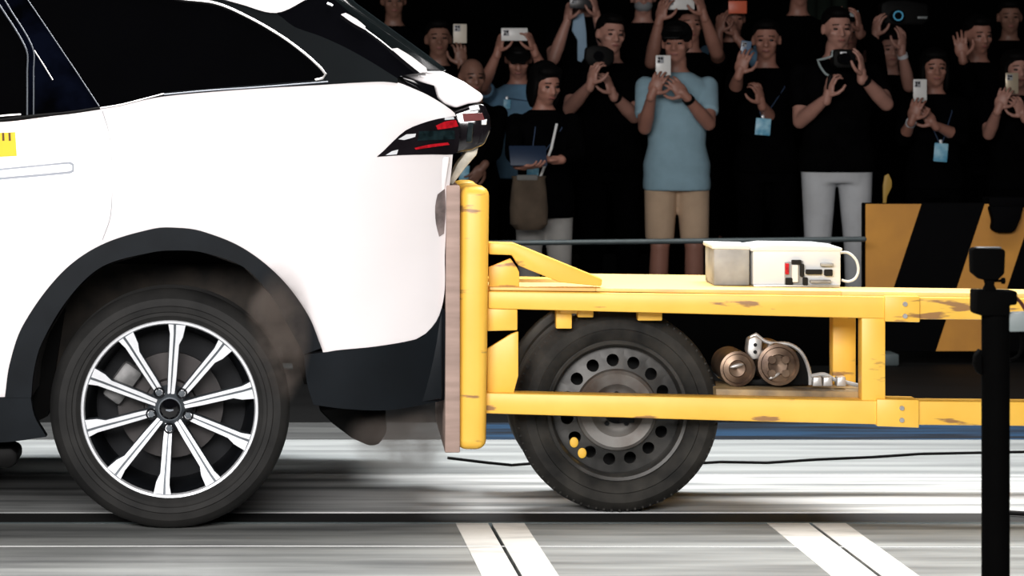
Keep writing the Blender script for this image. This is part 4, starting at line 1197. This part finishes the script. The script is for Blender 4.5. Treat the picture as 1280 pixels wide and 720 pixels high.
_, w = person('man in black with blue pass hanging at his chest and raised blue grey phone', 958, 212, 26, M_bcloth, M_bcloth, 1, 'half', head=(-12, 6, 0), vox=.0085, badge=(948, 158, 19, 21),
              arms=[A(-1, (917, 118), (924, 92), dir=(0.3, 0, 1), palm=(.4, .9, 0), curl=.6, thumb=-1), A(1, (968, 155), (952, 130), dir=(-0.2, -.1, 1), palm=(-.6, .6, 0), curl=.9)])
phone('blue grey phone raised beside the face of the man with hanging blue pass', 932, 62, 13, 22, w[-1][0].y + .04, M_phb, 8)

_, w = person('man in black t-shirt and white trousers filming with camera on hand grip', 1046, 222, 10, M_bcloth2, M_wcloth, 0, 'short', head=(4, 6, 0), vox=.0085, watch=1, wide=1.08, hem=.86,
              arms=[A(-1, (1000, 152), (1034, 122), dir=(0.1, 0, 1), palm=(.8, .4, 0), curl=.9, thumb=-1), A(1, (1108, 130), (1077, 96), dir=(0.1, 0, 1), palm=(-.8, .4, 0), curl=.4)])
Yk = min(w[-1][0].y, w[1][0].y) + .02
vc = empty('video_camera', P(1056, 84, Yk), 'black video camera with pale loop handle held by man in white trousers', 'camera')
Acc().add(prism([(1042, 64), (1048, 61), (1066, 62), (1070, 67), (1070, 82), (1064, 85), (1046, 85), (1042, 80)], Yk, Yk + .10, .008)).build('body', M_black, vc)
q = P(1054, 73, Yk - .01)
Acc().add(capsule(q + Vector((0, .02, 0)), q - Vector((0, .05, 0)), .034, .030, 24, flat=True)).build('lens', M_gloss, vc)
Acc().add(box(P(1054, 66, Yk - .02), (.035, .02, .012), .003)).build('lamp', M_clear, vc)
Acc().add(tube([P(p.x, p.y, Yk + .03) for p in px_curve([(1041, 63), (1040, 70), (1032, 73), (1022, 75), (1026, 84), (1033, 93), (1040, 95)], 3)], .0065)).build('loop_handle', mat('pale_grey_grip', (0.30, 0.36, 0.36), 0.4), vc)
Acc().add(capsule(P(1038, 95, Yk + .03), P(1035, 120, Yk + .03), .014, .014, 12)).build('hand_grip', M_black, vc)

_, w = person('woman in black with blue pass filming with a large white phone', 1168, 214, 64, M_bcloth, M_bcloth, 1, 'half', hair='long', head=(-4, 4, 0), vox=.0085, badge=(1169, 190, 17, 23), bracelet=-1,
              arms=[A(-1, (1129, 174), (1140, 150), dir=(0.3, 0, 1), palm=(.4, .9, 0), curl=.7, thumb=-1), A(1, (1202, 172), (1168, 156), dir=(-0.6, 0, .9), palm=(-.4, .9, 0), curl=.7)])
phone('large white phone held up by the woman in black with blue pass', 1150, 113, 17, 28, (w[-1][0].y + w[1][0].y) / 2 + .03, M_phw)

_, w = person('dark clad spectator at the right edge filming with a gold phone', 1270, 214, 66, M_bcloth, M_bcloth, 0, 'short', hair='long', head=(4, 4, 0), vox=.0085,
              arms=[A(-1, (1236, 168), (1248, 136), dir=(0.4, 0, 1), palm=(.4, .9, 0), curl=.7, thumb=-1), A(1, (1300, 166), (1280, 146), dir=(-0.4, 0, 1), palm=(-.4, .9, 0), curl=.7)])
phone('gold phone held up by the spectator at the right edge', 1265, 104, 16, 26, (w[-1][0].y + w[1][0].y) / 2 + .03, M_phg)

person('balding older man in black standing just behind the crushed tailgate', 590, 216, 76, M_bcloth, M_bcloth, 2, 'long', hair='bald', head=(10, 6, 0), vox=.0095, badge=(578, 216, 12, 20),
       arms=[A(1, (618, 190), (604, 208), dir=(-0.5, 0, -0.6), curl=.6)])

# ---- back rows
_, w = person('man in blue shirt and black cap holding a phone sideways above his brow', 648, 204, 52, M_blue2, M_bcloth, 1, 'short', head=(-6, 22, 0), cap=M_black, badge=(631, 130, 9, 12),
              arms=[A(-1, (604, 108), (622, 66), dir=(0.2, 0, 1), palm=(.8, .4, 0), curl=.6, thumb=-1), A(1, (684, 100), (668, 64), dir=(-.3, 0, 1), palm=(-.8, .4, 0), curl=.6)])
phone('white phone held sideways above the black cap of man in blue shirt', 643, 43, 33, 16, w[1][0].y - .02, M_phw)
_, w = person('dark clad spectator behind the tailgate lifting one hand with a pale phone', 548, 200, 26, M_bcloth, M_bcloth, 2, 'short', head=(0, 0, 0), vox=.011,
              arms=[A(1, (588, 116), (577, 82), dir=(-.05, 0, 1), palm=(-.2, .95, 0), curl=.8)])
phone('pale cream phone lifted upright above the crushed tailgate', 575, 42, 17, 24, w[1][0].y + .03, mat('cream_phone', (0.66, 0.60, 0.50), 0.4))
_, w = person('spectator in black with pale blue shirt front reaching both arms high at top edge', 726, 192, -34, M_bcloth, M_bcloth, 0, 'short', head=(0, 5, 0), vox=.011,
              arms=[A(-1, (692, 74), (709, 26), dir=(.1, 0, 1), palm=(.8, .4, 0), thumb=-1), A(1, (757, 60), (746, 22), dir=(-.1, 0, 1), palm=(-.8, .4, 0))])
Yk = F / 192 - .16
Acc().add(prism([(717, 20), (730, 16), (733, 40), (734, 66), (727, 78), (722, 76), (722, 50), (715, 38)], Yk, Yk + .03, .006)).build('shirt_front', mat('pale_blue_cloth', (0.30, 0.44, 0.58), 0.9), _)
phone('dark phone raised at the top edge by spectator with pale blue shirt front', 727, 3, 30, 15, w[1][0].y, M_phd)
person('spectator in black wearing a grey face mask at the top edge', 804, 186, -24, M_bcloth, M_bcloth, 0, 'long', head=(-6, 4, 0), vox=.011, mask=True)
_, w = person('spectator in black with raised bare arm holding a white phone sideways at top edge', 862, 200, 6, M_bcloth, M_bcloth, 1, 'short', vox=.011, head=(0, 5, 0),
              arms=[A(-1, (814, 78), (824, 26), dir=(.3, 0, 1), palm=(.6, .6, 0), curl=.5, thumb=-1), A(1, (896, 66), (880, 20), dir=(-.3, 0, 1), palm=(-.6, .6, 0), curl=.5)])
phone('white phone held sideways above the man in light blue t-shirt', 850, 5, 36, 14, w[-1][0].y + .02, M_phw)
_, w = person('spectator in black vest with blue sleeves holding up an orange phone with both hands', 916, 190, 4, M_bcloth, M_bcloth, 1, 'half', sleeve_mat=M_blue2, vox=.011, head=(0, 5, 0),
              arms=[A(-1, (895, 86), (900, 34), dir=(.1, 0, 1), palm=(.6, .6, 0), curl=.6, thumb=-1), A(1, (948, 80), (912, 36), dir=(-.2, 0, 1), palm=(-.6, .6, 0), curl=.6)])
phone('orange phone held up sideways by spectator with blue sleeves', 922, 9, 23, 16, w[-1][0].y + .01, M_pho, lens=False)
person('tall spectator in black at the top edge behind the man with blue grey phone', 998, 184, -34, M_bcloth, M_bcloth, 1, 'long', vox=.011, head=(0, 0, 0))
_, w = person('spectator in black hidden behind the filming man lifting a pale phone overhead', 1058, 206, 16, M_bcloth2, M_bcloth, 1, 'long', vox=.011, head=(0, 5, 0),
              arms=[A(-1, (1026, 60), (1041, 40), dir=(0, 0, 1), palm=(.8, .4, 0), thumb=-1), A(1, (1094, 60), (1074, 40), dir=(0, 0, 1), palm=(-.8, .4, 0))])
phone('pale edged phone held overhead behind the filming man in white trousers', 1056, 17, 34, 8, w[1][0].y, mat('grey_white_phone', (0.30, 0.34, 0.35), 0.4), lens=False)
_, w = person('spectator in black holding a large camera with blue ringed lens overhead', 1112, 197, 40, M_bcloth, M_bcloth, 0, 'short', vox=.0095, head=(0, 5, 0), bracelet=1,
              arms=[A(-1, (1082, 82), (1094, 46), dir=(.1, 0, 1), palm=(.8, .4, 0), curl=.5, thumb=-1), A(1, (1136, 108), (1127, 64), dir=(.1, 0, 1), palm=(-.6, .7, 0), curl=.4)])
Yk = w[1][0].y
dc = empty('large_camera', P(1122, 32, Yk), 'black overhead camera with blue lens ring near top right', 'camera')
Acc().add(prism([(1102, 4), (1112, 0), (1132, 0), (1160, 5), (1162, 24), (1154, 31), (1106, 31), (1101, 24)], Yk - .02, Yk + .07, .012)).build('body', M_black, dc)
q = P(1120, 20, Yk - .03)
Acc().add(capsule(q + Vector((0, .03, 0)), q - Vector((0, .06, 0)), .040, .038, 24, flat=True)).build('lens', M_gloss, dc)
Acc().add(lathe([(.024, -.066), (.024, -.062), (.031, -.062), (.031, -.066), (.024, -.066)], q, 32)).build('lens_ring', mat('blue_ring', (0.05, 0.20, 0.32), 0.3, emit=((0.1, 0.45, 0.7), 0.25)), dc)  # faint glow added to the blue ring by emission
Acc().add(box(P(1153, 22, Yk - .022), (.06, .01, .015), .003)).build('name_plate', mat('grey_plate', (0.20, 0.22, 0.22), 0.4), dc)
person('spectator in black raising one open hand between the white phone and gold phone', 1222, 203, 20, M_bcloth, M_bcloth, 1, 'long', vox=.0095, head=(10, 10, 0),
       arms=[A(-1, (1212, 112), (1203, 72), dir=(-.1, 0, 1), palm=(.2, .95, 0), curl=.3, thumb=-1)])
person('dim spectator in black at the top right behind the gold phone', 1262, 188, 2, M_bcloth, M_bcloth, 2, 'long', vox=.011, head=(-10, 5, 0))
person('dim spectator in black seen just beyond the rear window edge', 492, 190, -20, M_bcloth, M_bcloth, 2, 'long', vox=.011, head=(0, 5, 0))

# ================================================================== dust thrown up by the impact
def dust(label, c, r, dens, seed, col=(0.50, 0.40, 0.33)):
    V, Fc = ellipsoid((0, 0, 0), r, None, 24, 16)
    o = link('dust_cloud', mesh_from(V, Fc, M_hole, 60), None, c)
    m = bpy.data.materials.new('impact_dust')
    m.use_nodes = True
    nt = m.node_tree
    nt.nodes.clear()
    out = nt.nodes.new('ShaderNodeOutputMaterial')
    pv = nt.nodes.new('ShaderNodeVolumePrincipled')
    pv.inputs['Color'].default_value = (*col, 1)
    tc = nt.nodes.new('ShaderNodeTexCoord')
    mp = nt.nodes.new('ShaderNodeMapping'); mp.inputs['Scale'].default_value = tuple(1 / a for a in r)
    ln = nt.nodes.new('ShaderNodeVectorMath'); ln.operation = 'LENGTH'
    fo = nt.nodes.new('ShaderNodeMapRange'); fo.inputs[1].default_value = 0.15; fo.inputs[2].default_value = 1.0; fo.inputs[3].default_value = 1; fo.inputs[4].default_value = 0
    nz = nt.nodes.new('ShaderNodeTexNoise'); nz.inputs['Scale'].default_value = 11; nz.inputs['Detail'].default_value = 3; nz.noise_dimensions = '4D'; nz.inputs['W'].default_value = seed
    nr = nt.nodes.new('ShaderNodeMapRange'); nr.inputs[1].default_value = 0.40; nr.inputs[2].default_value = 0.72; nr.inputs[3].default_value = 0.15; nr.inputs[4].default_value = 1.6
    mu = nt.nodes.new('ShaderNodeMath'); mu.operation = 'MULTIPLY'
    m2 = nt.nodes.new('ShaderNodeMath'); m2.operation = 'MULTIPLY'; m2.inputs[1].default_value = dens
    L = nt.links.new
    L(tc.outputs['Object'], mp.inputs['Vector']); L(mp.outputs['Vector'], ln.inputs[0]); L(ln.outputs['Value'], fo.inputs[0])
    L(tc.outputs['Object'], nz.inputs['Vector']); L(nz.outputs['Fac'], nr.inputs[0])
    L(fo.outputs[0], mu.inputs[0]); L(nr.outputs[0], mu.inputs[1]); L(mu.outputs[0], m2.inputs[0]); L(m2.outputs[0], pv.inputs['Density']); L(pv.outputs['Volume'], out.inputs['Volume'])
    o.data.materials.clear(); o.data.materials.append(m)
    tag(o, label, 'dust', kind='stuff')
dust('brown dust puff between the car wheel and its rear arch', P(348, 415, 9.04), (0.11, 0.12, 0.24), 24, 1.3, (0.55, 0.46, 0.40))
dust('brown dust cloud below the crushed rear bumper beside the plywood', P(505, 548, 9.30), (0.20, 0.26, 0.13), 9, 4.1, (0.42, 0.36, 0.32))
